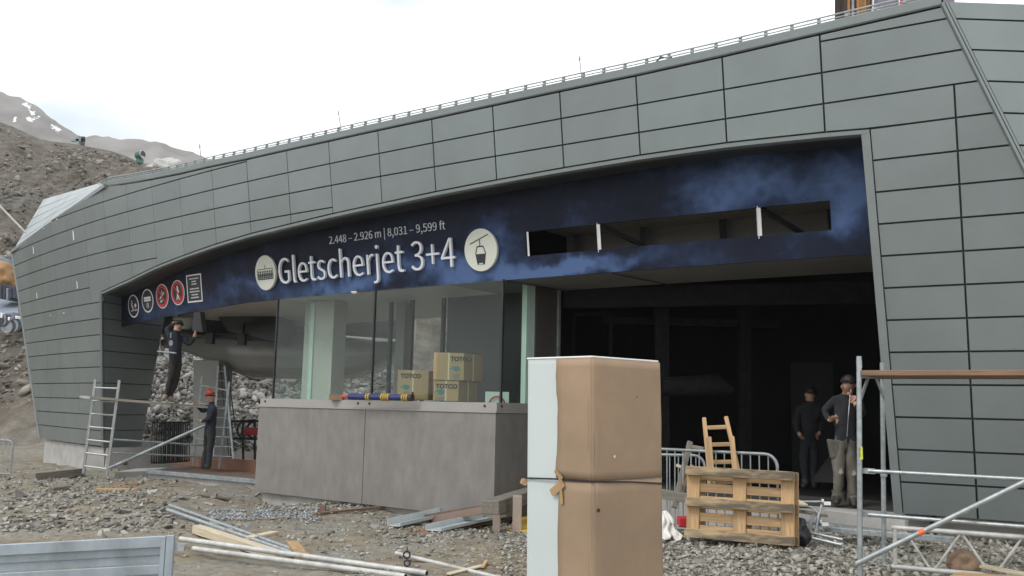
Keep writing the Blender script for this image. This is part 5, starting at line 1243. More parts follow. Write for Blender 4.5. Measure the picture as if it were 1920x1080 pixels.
# scaffold frames lying in a heap
t = thing('guardrail_frames', at(1540, 1000, 10.8), 'heap of bent galvanised guardrail frames beside the black bag', 'frames')
def bent(ptsx, r=.016, mt='galv', name='tube'):
    q = MB(); q.tube([at(x, y, d) for x, y, d in ptsx], r, 8); return q.build(name, M[mt], t, smooth=True)
bent([(1480, 941, 11.2), (1541, 941, 10.9), (1541, 946, 10.9), (1530, 1002, 10.8)]); bent([(1482, 950, 11.1), (1522, 951, 10.9), (1535, 962, 10.8), (1528, 1005, 10.7)]); bent([(1496, 958, 11.2), (1545, 965, 10.8)], .02, 'galv_dull')
bent([(1526, 965, 10.75), (1512, 1000, 10.7)], .02, 'galv_dull'); bent([(1505, 996, 10.7), (1580, 1012, 10.4)], .016); bent([(1510, 1006, 10.6), (1578, 1022, 10.35)], .018); bent([(1500, 1001, 10.65), (1560, 1000, 10.6)], .012, 'galv_dull'); bent([(1552, 985, 10.9), (1500, 978, 11)], .014)
for (x, y) in ((1549, 944), (1545, 983), (1572, 1021)):
    q = MB(); c = at(x, y, 10.8); q.box((c.x - .05, c.y - .02, c.z - .02), (c.x + .05, c.y + .02, c.z + .02)); q.box((c.x - .05, c.y - .02, c.z - .02), (c.x - .03, c.y + .021, c.z + .05)); q.build('claw', M['white'], t, bevel=.004)
tag(plank('timber_board', at(1484, 935, 11.2), at(1508, 948, 10.9), .1, .03, M['wood_pale']), 'short pale board sticking out behind the pallets', 'board')
tag(plank('timber_board', at(1486, 957, 11.1), at(1550, 967, 10.75), .06, .03, M['wood_grey']), 'narrow grey board resting on the guardrail frames', 'board')
# beam at the threshold
tag(plank('concrete_beam', at(1548, 967, 11.3), at(1700, 985, 10.75), .16, .15, M['concrete']), 'grey concrete beam lying along the hall threshold', 'beam')
tag(plank('metal_channel', at(1552, 992, 10.95), at(1790, 1012, 10.2), .12, .06, M['galv']), 'long galvanised channel lying in front of the threshold', 'channel')
# trench side and paper at the lower right
lump(at(1806, 1058, 8.8), .13, .1, .13, 7, 'paper_sack', mat('crumpled_brown_paper', (.22, .15, .10), .9, 0, .3, 4, .4, 10), 'crumpled brown paper sack at the foot of the girder', 'sack')
tag(plank('timber_board', at(1845, 1062, 8.6), at(1960, 1085, 8.0), .12, .025, M['wood_pale']), 'pale plank at the lower right corner', 'plank')
tag(plank('timber_board', at(1790, 1078, 8.3), at(1960, 1090, 7.8), .25, .025, M['wood']), 'broad yellow pine board at the bottom right corner', 'plank')
# ------------------------------------------------------------------ booth side: beam on posts, profiles, yellow board
t = thing('timber_trestle', gpt(930, 996), 'thick grey timber beam resting on two short posts beside the booth', 'trestle')
b0 = atz(919, 952, .27); b1 = atz(1052, 907, .27); plank('beam', b0, b1, .26, .19, M['wood_grey'], t, bevel=.01)
for (x, yt, yb, w) in ((931, 962, 995, .12), (969, 929, 1000, .13)):
    p = gpt(x, yb, -.03); tp = at(x - .5, yt, p.y); plank('post', p, Vector((p.x, p.y, tp.z)), w, w, mat('pinkish_timber', (.33, .27, .22), .85, 0, .15, 4, .2, 12), t, up=(0, 1, 0), bevel=.006)
q = MB(); P4 = [gpt(955, 998, .02), gpt(1000, 1002, .02), gpt(1010, 965, .03), gpt(965, 975, .03)]; q.hexa(P4, [p + Vector((0, 0, .027)) for p in P4]); tag(q.build('form_board', M['yellow'], bevel=.004), 'yellow formwork board on the ground under the timber trestle', 'board')
q = MB(); a = at(758, 984, 15.3); b = at(905, 958, 14.2)
n_ = Vector((-(b - a).y, (b - a).x, 0)).normalized()
for k in range(6):
    f = lambda p, u: p + n_ * (.11 * u + .03 * math.sin(u * 3)) + Vector((0, 0, -.05 + .19 * u - .03 * u * u))
    q.add([f(a, k / 6), f(b, k / 6), f(b, (k + 1) / 6), f(a, (k + 1) / 6)], [(0, 1, 2, 3)])
o = q.build('curved_sheet', M['brownpipe']); o.modifiers.new('s', 'SOLIDIFY').thickness = .008; tag(o, 'long curved brown plastic sheet leaning at the booth base', 'sheet')
def channel(x0, y0, x1, y1, w, h, lbl, zz=0, mt='alu_pale', flip=1):
    a, b = gpt(x0, y0, zz), gpt(x1, y1, zz + .05); d = (b - a).normalized(); n_ = Vector((-d.y, d.x, 0)); up = Vector((0, 0, 1)); q = MB()
    th = .006; q.beam(a, b, w, th); q.beam(a + n_ * w / 2 + up * h / 2, b + n_ * w / 2 + up * h / 2, th, h); q.beam(a - n_ * w / 2 + up * h * .25, b - n_ * w / 2 + up * h * .25, th, h * .5)
    for k in (-.25, 0, .25): q.beam(a + n_ * w * k + up * .005, b + n_ * w * k + up * .005, .012, .012)
    tag(q.build('metal_profile', M[mt]), lbl, 'profile')
M['alu_pale'] = mat('pale_galvanised_profile', (.56, .61, .62), .45, .1, .08, 5, dirt=.1)
channel(738, 992, 905, 958, .22, .10, 'rear pale metal profile lying in front of the booth', .05)
channel(812, 1000, 985, 965, .26, .08, 'front ribbed metal profile with its open end facing left', .04)
q = MB(); P4 = [gpt(760, 1000, .0), gpt(800, 1004, .0), gpt(1000, 968, .03), gpt(930, 962, .05)]; q.hexa(P4, [p + Vector((0, 0, .012)) for p in P4]); tag(q.build('plywood_offcut', M['wood_brown']), 'thin brown plywood strip under the metal profiles', 'board')
q = MB(); c = gpt(830, 999, .02); q.beam(c, c + Vector((.07, .02, .02)), .03, .02); tag(q.build('blue_clip', M['blue']), 'tiny blue plastic clip lying beside the metal profiles', 'clip')
q = MB(); c = gpt(605, 962, 0); q.box((c.x - .05, c.y - .05, c.z - .02), (c.x + .05, c.y + .05, c.z + .13)); tag(q.build('brick_block', mat('brown_block', (.17, .10, .08), .9)), 'small reddish brown block standing before the booth', 'block')
# ------------------------------------------------------------------ yard timbers and poles
def board(name, x0, y0, x1, y1, w, h, mt, lbl, cat='board', dz=.0, dz1=None):
    a, b = gpt(x0, y0, h / 2 + dz), gpt(x1, y1, h / 2 + (dz if dz1 is None else dz1)); return tag(plank(name, a, b, w, h, M[mt], bevel=.006), lbl, cat)
board('timber_plank', 55, 899, 150, 889, .28, .16, 'wood_grey', 'thick grey timber lying left of the aluminium ladder', 'timber', -.02, .02)
board('timber_plank', 180, 911, 258, 909, .22, .05, 'wood', 'yellowish plank lying in front of the aluminium ladder', 'plank', .02)
board('timber_plank', 205, 916, 262, 914, .16, .04, 'wood_brown', 'dark brown plank just below the yellowish one', 'plank', -.01)
board('timber_plank', 98, 920, 130, 919, .1, .05, 'wood_grey', 'short grey stub among the stones at left', 'plank', .02)
board('timber_plank', 365, 931, 430, 927, .12, .04, 'wood_grey', 'weathered plank half buried in front of the platform', 'plank', .02)
board('timber_plank', 590, 968, 722, 959, .06, .04, 'wood_brown', 'thin brown batten lying on the soil before the booth', 'batten', .02)
board('timber_beam', 368, 1000, 525, 1052, .13, .11, 'wood_pale', 'pale squared beam lying beside the two grey poles', 'beam', .0)
board('timber_block', 468, 1014, 515, 1003, .14, .05, 'wood_pale', 'flat wood offcut right of the pale squared beam', 'offcut', .01)
board('timber_block', 548, 1030, 568, 1056, .15, .09, 'wood', 'stubby yellow pine block at the end of the grey poles', 'block', .02)
board('timber_plank', 905, 1068, 912, 1058, .04, .03, 'wood', 'small pine splinter near the cabinet', 'offcut', .02)
board('timber_plank', 840, 1075, 905, 1064, .07, .02, 'wood_pale', 'thin pale batten beside the clamped pole', 'batten', .01)
def pole(x0, y0, x1, y1, r, lbl, mt='white_pole', dz=0, dz1=0, hollow=False):
    a, b = gpt(x0, y0, r + dz), gpt(x1, y1, r + dz1); q = MB(); q.tube([a, b], r, 14); 
    o = q.build('metal_pole', M[mt], smooth=True)
    d = (b - a).normalized(); q = MB(); q.tube([b, b + d * .003], r * .8, 12); q.build('open_end', M['black'], o)
    return tag(o, lbl, 'pole')
pole(318, 958, 548, 1040, .032, 'grey metal pole, upper of the two crossing the pale beam', 'galv', .06, .03)
pole(314, 966, 555, 1048, .032, 'grey metal pole, lower of the two crossing the pale beam', 'galv', .05, .03)
pole(337, 1030, 800, 1080, .032, 'whitish pole whose left end touches the metal side panel', dz=.09, dz1=.02)
pole(362, 1040, 760, 1090, .030, 'whitish pole lying in front of the other whitish one', dz=.04, dz1=.02)
o = pole(742, 1051, 985, 1100, .024, 'dirty pale tube with a rusty clamp near its end', dz=.06, dz1=.0)
q = MB(); c = Vector(gpt(762, 1062, .10)); ring = lambda c, r, n_=14: [c + Vector((r * math.cos(t_), .2 * r * math.sin(t_), r * math.sin(t_))) for t_ in np.linspace(0, 6.28, n_)]
q.tube(ring(c + Vector((0, 0, .02)), .036), .012, 6); q.tube(ring(c + Vector((.012, -.04, -.06)), .032), .011, 6); q.tube([c + Vector((.0, 0, .06)), c + Vector((.0, .02, .10))], .008, 6); q.build('clamp', M['steel_dark'], o)
# side panel at the lower left
SPn = thing('metal_side_panel', at(150, 1120, 6.5), 'ribbed galvanised side panel standing in the lower left foreground', 'panel')
pl, pr = at(-60, 1024, 6.5), at(312, 1004, 6.45); pe = at(330, 1003, 6.4); dn = Vector((0, 0, -1)); fwd = Vector((0, -1, 0))
def prow(a, b, z0, z1, o, name, mt='galv_blue'):
    q = MB(); A = a + dn * z0 - fwd * o; Bq = b + dn * z0 - fwd * o; q.hexa([A + dn * (z1 - z0), Bq + dn * (z1 - z0), Bq + dn * (z1 - z0) - fwd * .03, A + dn * (z1 - z0) - fwd * .03], [A, Bq, Bq - fwd * .03, A - fwd * .03]); q.build(name, M[mt], SPn, bevel=.004)
M['galv_blue'] = mat('blue_grey_galvanised', (.33, .38, .42), .38, .4, .2, 5, .05, 40, grain=(1, 1, .5), dirt=.3)
prow(pl, pr, 0, .075, -.02, 'top_rail'); prow(pl, pr, .075, .13, .012, 'rib'); prow(pl, pr, .135, .19, .03, 'rib'); prow(pl, pr, .195, .26, .008, 'rib'); prow(pl, pr, .265, .33, .03, 'rib'); prow(pl, pr, .335, .45, .012, 'rib'); prow(pl, pr, .455, .76, .02, 'rib')
prow(at(305, 1004, 6.4), at(314, 1003.5, 6.4), 0.004, .78, -.03, 'end_frame'); prow(at(315.5, 1003, 6.4), pe, -.003, .8, -.035, 'end_post')
q = MB(); c = at(333, 1024, 6.4); q.beam(c - Vector((.02, 0, 0)), c + Vector((.05, 0, -.01)), .03, .05); q.build('latch', M['galv'], SPn)
# ------------------------------------------------------------------ ladders, plank bridge and rails at the left pier
def mladder(a0, a1, b0, b1, nr, lbl, r=.022, mt='alu', f0=.06, f1=.95, rr=.014):
    t = thing('metal_ladder', (a1 + b1) / 2, lbl, 'ladder')
    for p, k in ((a0, a1), (b0, b1)):
        plank('stile', p, k, r * 1.3, r * 2.6, M[mt], t, up=(1, 0, 0), bevel=.003)
    for i in range(nr):
        f = f0 + (f1 - f0) * i / (nr - 1); q = MB(); q.tube([a0.lerp(a1, f), b0.lerp(b1, f)], rr, 8); q.build('rung', M[mt], t, smooth=True)
    return t
mladder(at(179, 712, 21.0), at(156, 888, 21.2), at(224, 713, 20.8), at(200, 894, 21.0), 7, 'aluminium ladder standing before the left pier and carrying the plank', .024, rr=.02, f0=.085, f1=.92)
mladder(at(379, 706, 21.9), at(362, 872, 22.2), at(430, 716, 21.3), at(411, 879, 21.5), 5, 'step ladder on the platform carrying the right end of the plank', .02, 'galv_dull', f0=.1, f1=.9)
mladder(at(409, 686, 23.4), at(399, 864, 22.9), at(421, 686, 23.4), at(438, 866, 22.8), 10, 'dark tall folding ladder standing behind the worker in the red hat', .02, 'galv_dull', rr=.012)
q = MB(); q.tube([at(427, 690, 23.6), at(441, 800, 24)], .015, 6); q.tube([at(412, 680, 23.6), at(430, 862, 23.6)], .015, 6); tag(q.build('support_leg', M['steel_dark']), 'pair of thin dark support legs behind the tall folding ladder', 'support')
a = at(152, 744, 20.75); b = at(395, 764, 21.4)
t = thing('plank_bridge', (a + b) / 2, 'grey scaffold plank bridging the two ladders, the upper worker standing on it', 'plank')
plank('plank', a, b, .30, .055, M['wood_grey'], t); q = MB(); q.beam(a - (b - a).normalized() * .0, a + (b - a).normalized() * .22, .31, .06); q.build('end_shoe', M['alu'], t)
for (x0, y0, x1, y1, d0, d1, r, lb) in ((205, 878, 385, 797, 20.6, 21.2, .035, 'slanting grey pole leaning from the ground to the step ladder'), (214, 824, 383, 835, 20.5, 21.6, .022, 'upper thin horizontal rail before the left pier'), (212, 849, 378, 856, 20.5, 21.6, .022, 'lower thin horizontal rail before the left pier'), (296, 659, 330, 662, 21, 20.5, .02, 'short thin rail behind the upper worker')):
    q = MB(); q.tube([at(x0, y0, d0), at(x1, y1, d1)], r, 10); tag(q.build('metal_rail', M['galv_dull'], smooth=True), lb, 'rail')
q = MB(); c = gpt(210, 879, .1); q.beam(c + Vector((-.25, 0, 0)), c + Vector((.35, .1, .03)), .2, .09); tag(q.build('dark_block', M['wood_dark']), 'dark timber block at the foot of the slanting pole', 'block')
# ------------------------------------------------------------------ hut above the roof, top right
HT = thing('timber_hut', at(1640, 60, 19), 'old timber hut with mauve panels rising behind the roof', 'hut')
def vplank(x0, x1, mt, d=19, yb=70, yt=-40, dd=0):
    q = MB(); a, b = at(x0, yb, d + dd), at(x1, yb, d + dd); c, e = at(x0, yt, d + dd), at(x1, yt, d + dd)
    q.hexa([a, b, b + Vector((0, .05, 0)), a + Vector((0, .05, 0))], [c, e, e + Vector((0, .05, 0)), c + Vector((0, .05, 0))]); q.build('wall_plank', M[mt], HT)
x = 1566.5
for w, mt, dd in ((8, 'wood_dark', 0), (7, 'wood_dark', .03), (8, 'wood_dark', 0), (5, 'wood_orange', -.03), (3, 'wood_dark', .02), (4.5, 'galv_dull', -.06), (4, 'red_brown', .02), (6, 'wood_orange', 0), (7, 'wood_orange', .02), (6, 'wood_orange', -.02), (7, 'wood_orange', .01), (5, 'wood_dark', .02)):
    if mt == 'red_brown': M.setdefault('red_brown', mat('red_brown_wood', (.12, .03, .025), .8, 0, .3, 4, grain=(9, 9, .6)))
    vplank(x, x + w - .4, mt, dd=dd); x += w
q = MB(); a, b, c, e = at(1637, 40, 18.9), at(1790, 25, 18.5), at(1637, -40, 18.9), at(1790, -60, 18.5); q.hexa([a, b, b + Vector((0, .3, 0)), a + Vector((0, .3, 0))], [c, e, e + Vector((0, .3, 0)), c + Vector((0, .3, 0))]); q.build('wall_panel', M['mauve'], HT)
def hb(x0, y0, x1, y1, w, mt, name, d=18.8):
    q = MB(); q.beam(at(x0, y0, d), at(x1, y1, d), w, .04, (0, 1, 0)); q.build(name, M[mt], HT)
hb(1637, 30, 1637, -40, .02, 'white', 'frame'); hb(1634, 20, 1672, 16.5, .02, 'white', 'frame'); hb(1686, 20, 1686, -40, .018, 'white', 'frame', 18.7); hb(1697, 20, 1697, -40, .018, 'white', 'frame', 18.7); hb(1691, 20, 1691, -40, .08, 'red', 'red_strip', 18.72)
q = MB(); a = at(1566, 62, 19.2); b = at(1640, 62, 19.2); e = at(1790, 40, 19)
q.hexa([a, e, e + Vector((2.4, 5, 0)), a + Vector((2.4, 5, 0))], [at(1566, -40, 19.2), at(1790, -60, 19), at(1790, -60, 19) + Vector((2.4, 5, 0)), at(1566, -40, 19.2) + Vector((2.4, 5, 0))]); q.build('wall_core', M['wood_dark'], HT)
# ------------------------------------------------------------------ distant things at the left
q = MB(); q.tube([at(-10, 376, 27), at(48, 436, 27)], .03, 6); tag(q.build('guy_cable', M['white_pole']), 'pale cable slanting down behind the left roof corner', 'cable')
def hillpt(x, y, d0=40, d1=104):
    for d in np.linspace(d0, d1, 240):
        p = at(x, y, d)
        if gz(p.x, p.y) >= p.z: return p
    p = at(x, y, d1); return p
p = at(263, 305, 98); t = thing('snow_cannon', p, 'green snow cannon standing on the brown ridge', 'snow cannon')
q = MB(); c = at(263, 293, 98); q.tube([c + Vector((-.35, 0, .05)), c + Vector((.3, -.2, .12))], [.42, .5], 14); q.build('barrel', M['snow_gun'], t); q = MB(); q.tube([c + Vector((.3, -.2, .12)), c + Vector((.38, -.22, .13))], .5, 14); q.build('nozzle_ring', M['galv'], t); q = MB(); q.tube([c + Vector((.38, -.22, .13)), c + Vector((.40, -.225, .13))], .42, 14); q.build('nozzle_grille', M['steel_dark'], t)
q = MB(); q.tube([c - Vector((0, 0, .3)), c - Vector((0, 0, 1.6))], .1, 6); q.box((c.x - .3, c.y - .3, c.z - .8), (c.x + .3, c.y + .3, c.z - .3)); q.build('stand', M['snow_gun'], t)
p = at(146, 268, 104); t = thing('lift_mast', p, 'small grey lift mast on the ridge left of the snow cannon', 'mast'); q = MB(); q.box((p.x - .3, p.y, p.z - 1), (p.x + .1, p.y + .4, p.z + .9)); q.box((p.x - .9, p.y, p.z + .2), (p.x + .7, p.y + .3, p.z + .5)); q.build('tower', M['galv_dull'], t)
q = MB(); q.box((p.x + .3, p.y, p.z - .3), (p.x + .7, p.y + .3, p.z + .8)); q.build('cabin', M['steel_dark'], t)
lump(at(315, 316, 95), 1.9, 1.5, 1.1, 5, 'pale_boulder', M['rubble_pale'] if 'rubble_pale' in M else mat('pale_rock', (.42, .42, .40), .9, 0, .12, 1.5, .4, 2), 'pale rock heap poking over the roof edge below the ridge', 'rock')
pz_ = hillpt(10, 640, 38, 104); d = pz_.y
t = thing('stored_lift_parts', at(18, 600, 47), 'jumble of blue grey and black stored lift parts on the slope behind the pier', 'stored parts')
DD = 47
def bx(x0, y0, x1, y1, dep, mt, name='crate', d=DD):
    q = MB(); a, b, c, e = at(x0, y1, d), at(x1, y1, d), at(x0, y0, d), at(x1, y0, d); q.hexa([a, b, b + Vector((0, dep, 0)), a + Vector((0, dep, 0))], [c, e, e + Vector((0, dep, 0)), c + Vector((0, dep, 0))]); q.build(name, M[mt], t, bevel=.03)
M['blue_grey'] = mat('blue_grey_sheet', (.18, .21, .26), .6, 0, .15, 1); M['navy_crate'] = mat('navy_crate', (.035, .04, .06), .6, 0, .2, 1)
rr = random.Random(4)
for k in range(6): bx(-8 + k * 6.2, 532 + rr.uniform(0, 9), -3 + k * 6.2, 558 + rr.uniform(0, 6), 1.5, 'navy_crate' if k % 3 else 'blue_grey')
q = MB(); q.hexa([at(-10, 590, DD - 1), at(34, 592, DD - 1), at(34, 570, DD + 2), at(-10, 560, DD + 2)], [p + Vector((0, 0, .12)) for p in (at(-10, 590, DD - 1), at(34, 592, DD - 1), at(34, 568, DD + 2), at(-10, 556, DD + 2))]); q.build('cover_sheet', M['blue_grey'], t)
for k in range(7):
    x = -2 + k * 5.5; c = at(x, 604 + rr.uniform(-6, 10), DD - 1.2); q = MB(); q.tube([c + Vector((0, -.1, 0)), c + Vector((.05, .2, .02))], .33, 12); q.build('pulley', M['galv_dull'] if k % 2 else M['navy_crate'], t)
for k in range(5): bx(0 + k * 7, 588 + rr.uniform(-4, 8), 4 + k * 7, 594 + rr.uniform(0, 8), .4, 'white' if k % 2 == 0 else 'blue_grey', 'fitting', DD - 1.4)
lump(at(2, 520, 52), 1.0, 1.2, .9, 9, 'sand_heap', mat('orange_sand', (.32, .19, .085), .95, 0, .15, 1), 'orange sand heap on the slope at the left edge', 'sand heap')
t2 = thing('storage_container', at(16, 560, 55), 'blue grey container roof edge behind the orange sand heap', 'container')
q = MB(); q.hexa([at(-12, 560, 54), at(28, 560, 54), at(28, 560, 58), at(-12, 560, 58)], [at(-12, 482, 54), at(15, 484, 54), at(15, 484, 54) + Vector((0, 4, 0)), at(-12, 482, 54) + Vector((0, 4, 0))]); q.build('shell', M['blue_grey'], t2)
# ------------------------------------------------------------------ people: one continuous skinned body each
def skinned(verts, edges, radii, root, sub=2):
    me = bpy.data.meshes.new('b'); me.from_pydata([tuple(v) for v in verts], edges, []); ob = bpy.data.objects.new('b', me); COL.objects.link(ob)
    md = ob.modifiers.new('Skin', 'SKIN'); md.use_smooth_shade = True; md.branch_smoothing = .6
    sv = me.skin_vertices[0].data
    for i, r in enumerate(radii): sv[i].radius = (r, r) if not isinstance(r, tuple) else r; sv[i].use_root = (i == root)
    s = ob.modifiers.new('Sub', 'SUBSURF'); s.levels = sub; s.render_levels = sub
    dg = bpy.context.evaluated_depsgraph_get(); dg.update(); r = bpy.data.meshes.new_from_object(ob.evaluated_get(dg)); bpy.data.objects.remove(ob); return r
def person(J, lbl, mats, sc=1.0, hat=None, look=None, hair=True, extra=None):
    """J: joint name -> world point; mats: dict of body regions"""
    names = ['pelvis', 'spine', 'chest', 'neck', 'head', 'crown', 'shL', 'elL', 'wrL', 'haL', 'shR', 'elR', 'wrR', 'haR', 'hipL', 'knL', 'anL', 'toL', 'hipR', 'knR', 'anR', 'toR', 'heL', 'heR']
    R = dict(pelvis=(.155, .125), spine=(.15, .115), chest=(.175, .125), neck=.058, head=.088, crown=.07, shL=.085, elL=.058, wrL=.036, haL=.034, shR=.085, elR=.058, wrR=.036, haR=.034, hipL=.105, knL=.078, anL=.062, toL=.042, hipR=.105, knR=.078, anR=.062, toR=.042, heL=.045, heR=.045)
    E_ = [('pelvis', 'spine'), ('spine', 'chest'), ('chest', 'neck'), ('neck', 'head'), ('head', 'crown'), ('chest', 'shL'), ('shL', 'elL'), ('elL', 'wrL'), ('wrL', 'haL'), ('chest', 'shR'), ('shR', 'elR'), ('elR', 'wrR'), ('wrR', 'haR'), ('pelvis', 'hipL'), ('hipL', 'knL'), ('knL', 'anL'), ('anL', 'toL'), ('pelvis', 'hipR'), ('hipR', 'knR'), ('knR', 'anR'), ('anR', 'toR'), ('anL', 'heL'), ('anR', 'heR')]
    J = {k: Vector(v) for k, v in J.items()}
    ft = look
    J.setdefault('heL', J['anL'] - ft * .06 - Vector((0, 0, .05))); J.setdefault('heR', J['anR'] - ft * .06 - Vector((0, 0, .05)))
    me = skinned([J[n] for n in names], [(names.index(a), names.index(b)) for a, b in E_], [tuple(x * sc for x in R[n]) if isinstance(R[n], tuple) else R[n] * sc for n in names], 0)
    bm = bmesh.new(); bm.from_mesh(me); bpy.data.meshes.remove(me)
    # fingers: five short chains rooted in each palm, merged into the same mesh
    for s_ in 'LR':
        w, h = J['wr' + s_], J['ha' + s_]; d = (h - w).normalized(); side = d.cross(look).normalized() if abs(d.dot(look)) < .9 else d.cross(Vector((0, 0, 1))).normalized(); nrm = d.cross(side).normalized()
        V = [h]; Ed = []; Rr = [.024 * sc]
        for k, (off, L) in enumerate(((-.028, .055), (-.010, .07), (.010, .068), (.027, .055))):
            b = len(V); V += [h + side * off * sc + d * .02, h + side * off * 1.1 * sc + d * (.02 + L * .5) * sc, h + side * off * 1.15 * sc + d * (.02 + L * .85) * sc + nrm * .025 * sc]; Rr += [.010 * sc, .009 * sc, .008 * sc]; Ed += [(0, b), (b, b + 1), (b + 1, b + 2)]
        b = len(V); V += [h - side * .035 * sc - d * .01, h - side * .055 * sc + d * .03 * sc + nrm * .015]; Rr += [.011 * sc, .009 * sc]; Ed += [(0, b), (b, b + 1)]
        fm = skinned(V, Ed, Rr, 0, 1); bm.from_mesh(fm); bpy.data.meshes.remove(fm)
    # face: nose, ears, brow as displaced lumps merged in
    hc = J['head']; up = (J['crown'] - J['neck']).normalized(); rt = look.cross(up).normalized(); fw = up.cross(rt).normalized()
    me2 = bpy.data.meshes.new('person_body'); 
    def lumpv(c, r, sx=1, sy=1, sz=1):
        g = bmesh.ops.create_icosphere(bm, subdivisions=2, radius=1)['verts']
        for v in g: v.co = c + (rt * v.co.x * sx + fw * v.co.y * sy + up * v.co.z * sz) * r
    lumpv(hc + fw * .092 * sc - up * .012, .017 * sc, .8, 1.1, 1.5); lumpv(hc + rt * .086 * sc, .024 * sc, .35, .8, 1.2); lumpv(hc - rt * .086 * sc, .024 * sc, .35, .8, 1.2); lumpv(hc + fw * .062 * sc - up * .075, .035 * sc, 1.1, .9, .6)
    bm.to_mesh(me2); bm.free()
    keys = ['skin', 'jacket', 'trousers', 'boots', 'ink']
    for k in keys: me2.materials.append(M['ink'] if k == 'ink' else mats[k])
    segs = [(a, b, {'pelvis': 'trousers', 'spine': 'jacket', 'chest': 'jacket'}.get(a, None)) for a, b in E_]
    reg = {('neck', 'head'): 'skin', ('head', 'crown'): 'skin', ('chest', 'neck'): 'jacket', ('wrL', 'haL'): 'skin', ('wrR', 'haR'): 'skin', ('anL', 'toL'): 'boots', ('anR', 'toR'): 'boots', ('anL', 'heL'): 'boots', ('anR', 'heR'): 'boots', ('hipL', 'knL'): 'trousers', ('knL', 'anL'): 'trousers', ('hipR', 'knR'): 'trousers', ('knR', 'anR'): 'trousers', ('pelvis', 'hipL'): 'trousers', ('pelvis', 'hipR'): 'trousers', ('pelvis', 'spine'): 'jacket'}
    for p in me2.polygons:
        c = p.center; best = 1e9; r_ = 'jacket'
        for a, b in E_:
            A, Bv = J[a], J[b]; ab = Bv - A; t_ = max(0, min(1, (c - A).dot(ab) / ab.length_squared)); dd = (c - (A + ab * t_)).length / (1 if a not in ('pelvis', 'spine', 'chest') else 1.5)
            if dd < best: best = dd; r_ = reg.get((a, b), 'jacket'); 
        if (c - J['head']).length < .13 * sc and (c - J['neck']).dot(up) > .02: r_ = 'skin'
        if r_ == 'jacket' and (c - J['pelvis']).dot(Vector((0, 0, 1))) < -.06 and (c - J['wrL']).length > .15 and (c - J['wrR']).length > .15: r_ = 'trousers'
        p.material_index = keys.index(r_); p.use_smooth = True
    # rumple the cloth
    for v in me2.vertices:
        if (v.co - J['head']).length > .16 * sc:
            n_ = mnoise.noise(v.co * 7) * .018 + mnoise.noise(v.co * 17) * .008; v.co += v.normal * n_ * sc
    root = min((J['toL'], J['toR']), key=lambda p: p.z)
    t = thing('person', Vector((J['pelvis'].x, J['pelvis'].y, root.z - .04)), lbl, 'person')
    o = bpy.data.objects.new('body', me2); link(o, t)
    # eyes and mouth
    q = MB(); 
    for s in (-1, 1): q.beam(hc + rt * .03 * s * sc - rt * .011 + fw * .083 * sc + up * .012, hc + rt * .03 * s * sc + rt * .011 + fw * .083 * sc + up * .012, .01, .01)
    q.beam(hc - rt * .02 + fw * .088 * sc - up * .05, hc + rt * .02 + fw * .088 * sc - up * .05, .008, .006); q.build('face_features', M['ink'], t)
    def cap(name, mt, grow, cut, zmin=-.2):
        bm = bmesh.new(); bmesh.ops.create_icosphere(bm, subdivisions=3, radius=1)
        for v in bm.verts: v.co = v.co * (1 + .05 * mnoise.noise(v.co * 4))
        bmesh.ops.delete(bm, geom=[v for v in bm.verts if v.co.z < cut + (.35 if v.co.y > .3 else -.25 if v.co.y < -.3 else 0) * (1 if name == 'hair' else .15)], context='VERTS')
        for v in bm.verts: v.co = hc + up * (.018 if name != 'hair' else .026) * sc - (fw * .018 * sc if name == 'hair' else fw * 0) + (rt * v.co.x * .092 + fw * v.co.y * .104 + up * v.co.z * .118) * grow * sc
        mm = bpy.data.meshes.new(name); bm.to_mesh(mm); bm.free(); mm.materials.append(mt); mm.shade_smooth(); ob = bpy.data.objects.new(name, mm); s = ob.modifiers.new('s', 'SOLIDIFY'); s.thickness = .012; link(ob, t); return ob
    if hair: cap('hair', M['hair'], 1.04, .15)
    if hat: cap('hat', hat, 1.13, .12)
    if extra: extra(t, J)
    return t
def J_from(px_, d, **over):
    """joints from photo positions at roughly one distance; each value (x, y[, extra depth])"""
    return {k: at(v[0], v[1], d + (v[2] if len(v) > 2 else 0)) for k, v in px_.items()}
# 1: worker on the plank, back to the camera, arms up to the ceiling
J = J_from(dict(pelvis=(329, 672), spine=(330, 655), chest=(328.5, 637), neck=(330, 621), head=(333.5, 612.5, .02), crown=(334.5, 606.5, .03), shL=(318, 630, -.1), elL=(313, 617, -.05), wrL=(323, 607, .05), haL=(330, 604.5, .1), shR=(341, 632, .1), elR=(356, 646.5, .1), wrR=(364.5, 632, .05), haR=(366, 624.5, .05), hipL=(325, 679, -.05), knL=(320, 712, -.05), anL=(311, 744, -.05), toL=(304, 750, -.25), hipR=(333.5, 679, .08), knR=(329, 714, .05), anR=(317, 745.5, .05), toR=(324, 752.5, -.02)), 21.0)
def pat1(t, J):
    q = MB(); c = J['chest'].lerp(J['spine'], .4) + Vector((-.05, -.155, 0)); q.add([c + Vector((.05 * math.cos(k), 0, .07 * math.sin(k))) for k in np.linspace(0, 5.6, 9)], [tuple(range(9))]); q.add([c + Vector((-.03, 0, .12)), c + Vector((0, 0, .12)), c + Vector((0, 0, .24)), c + Vector((-.03, 0, .24))], [(0, 1, 2, 3)]); q.build('back_print', mat('faded_print', (.20, .21, .24), .8), t)
person(J, 'worker in a dark jacket standing on the plank, arms raised to the ceiling', dict(skin=M['skin'], jacket=M['navy'], trousers=M['darkbrown'], boots=M['boots_tan']), 1.06, hat=M['hat_dark'], look=Vector((.75, .6, .1)).normalized(), extra=pat1)
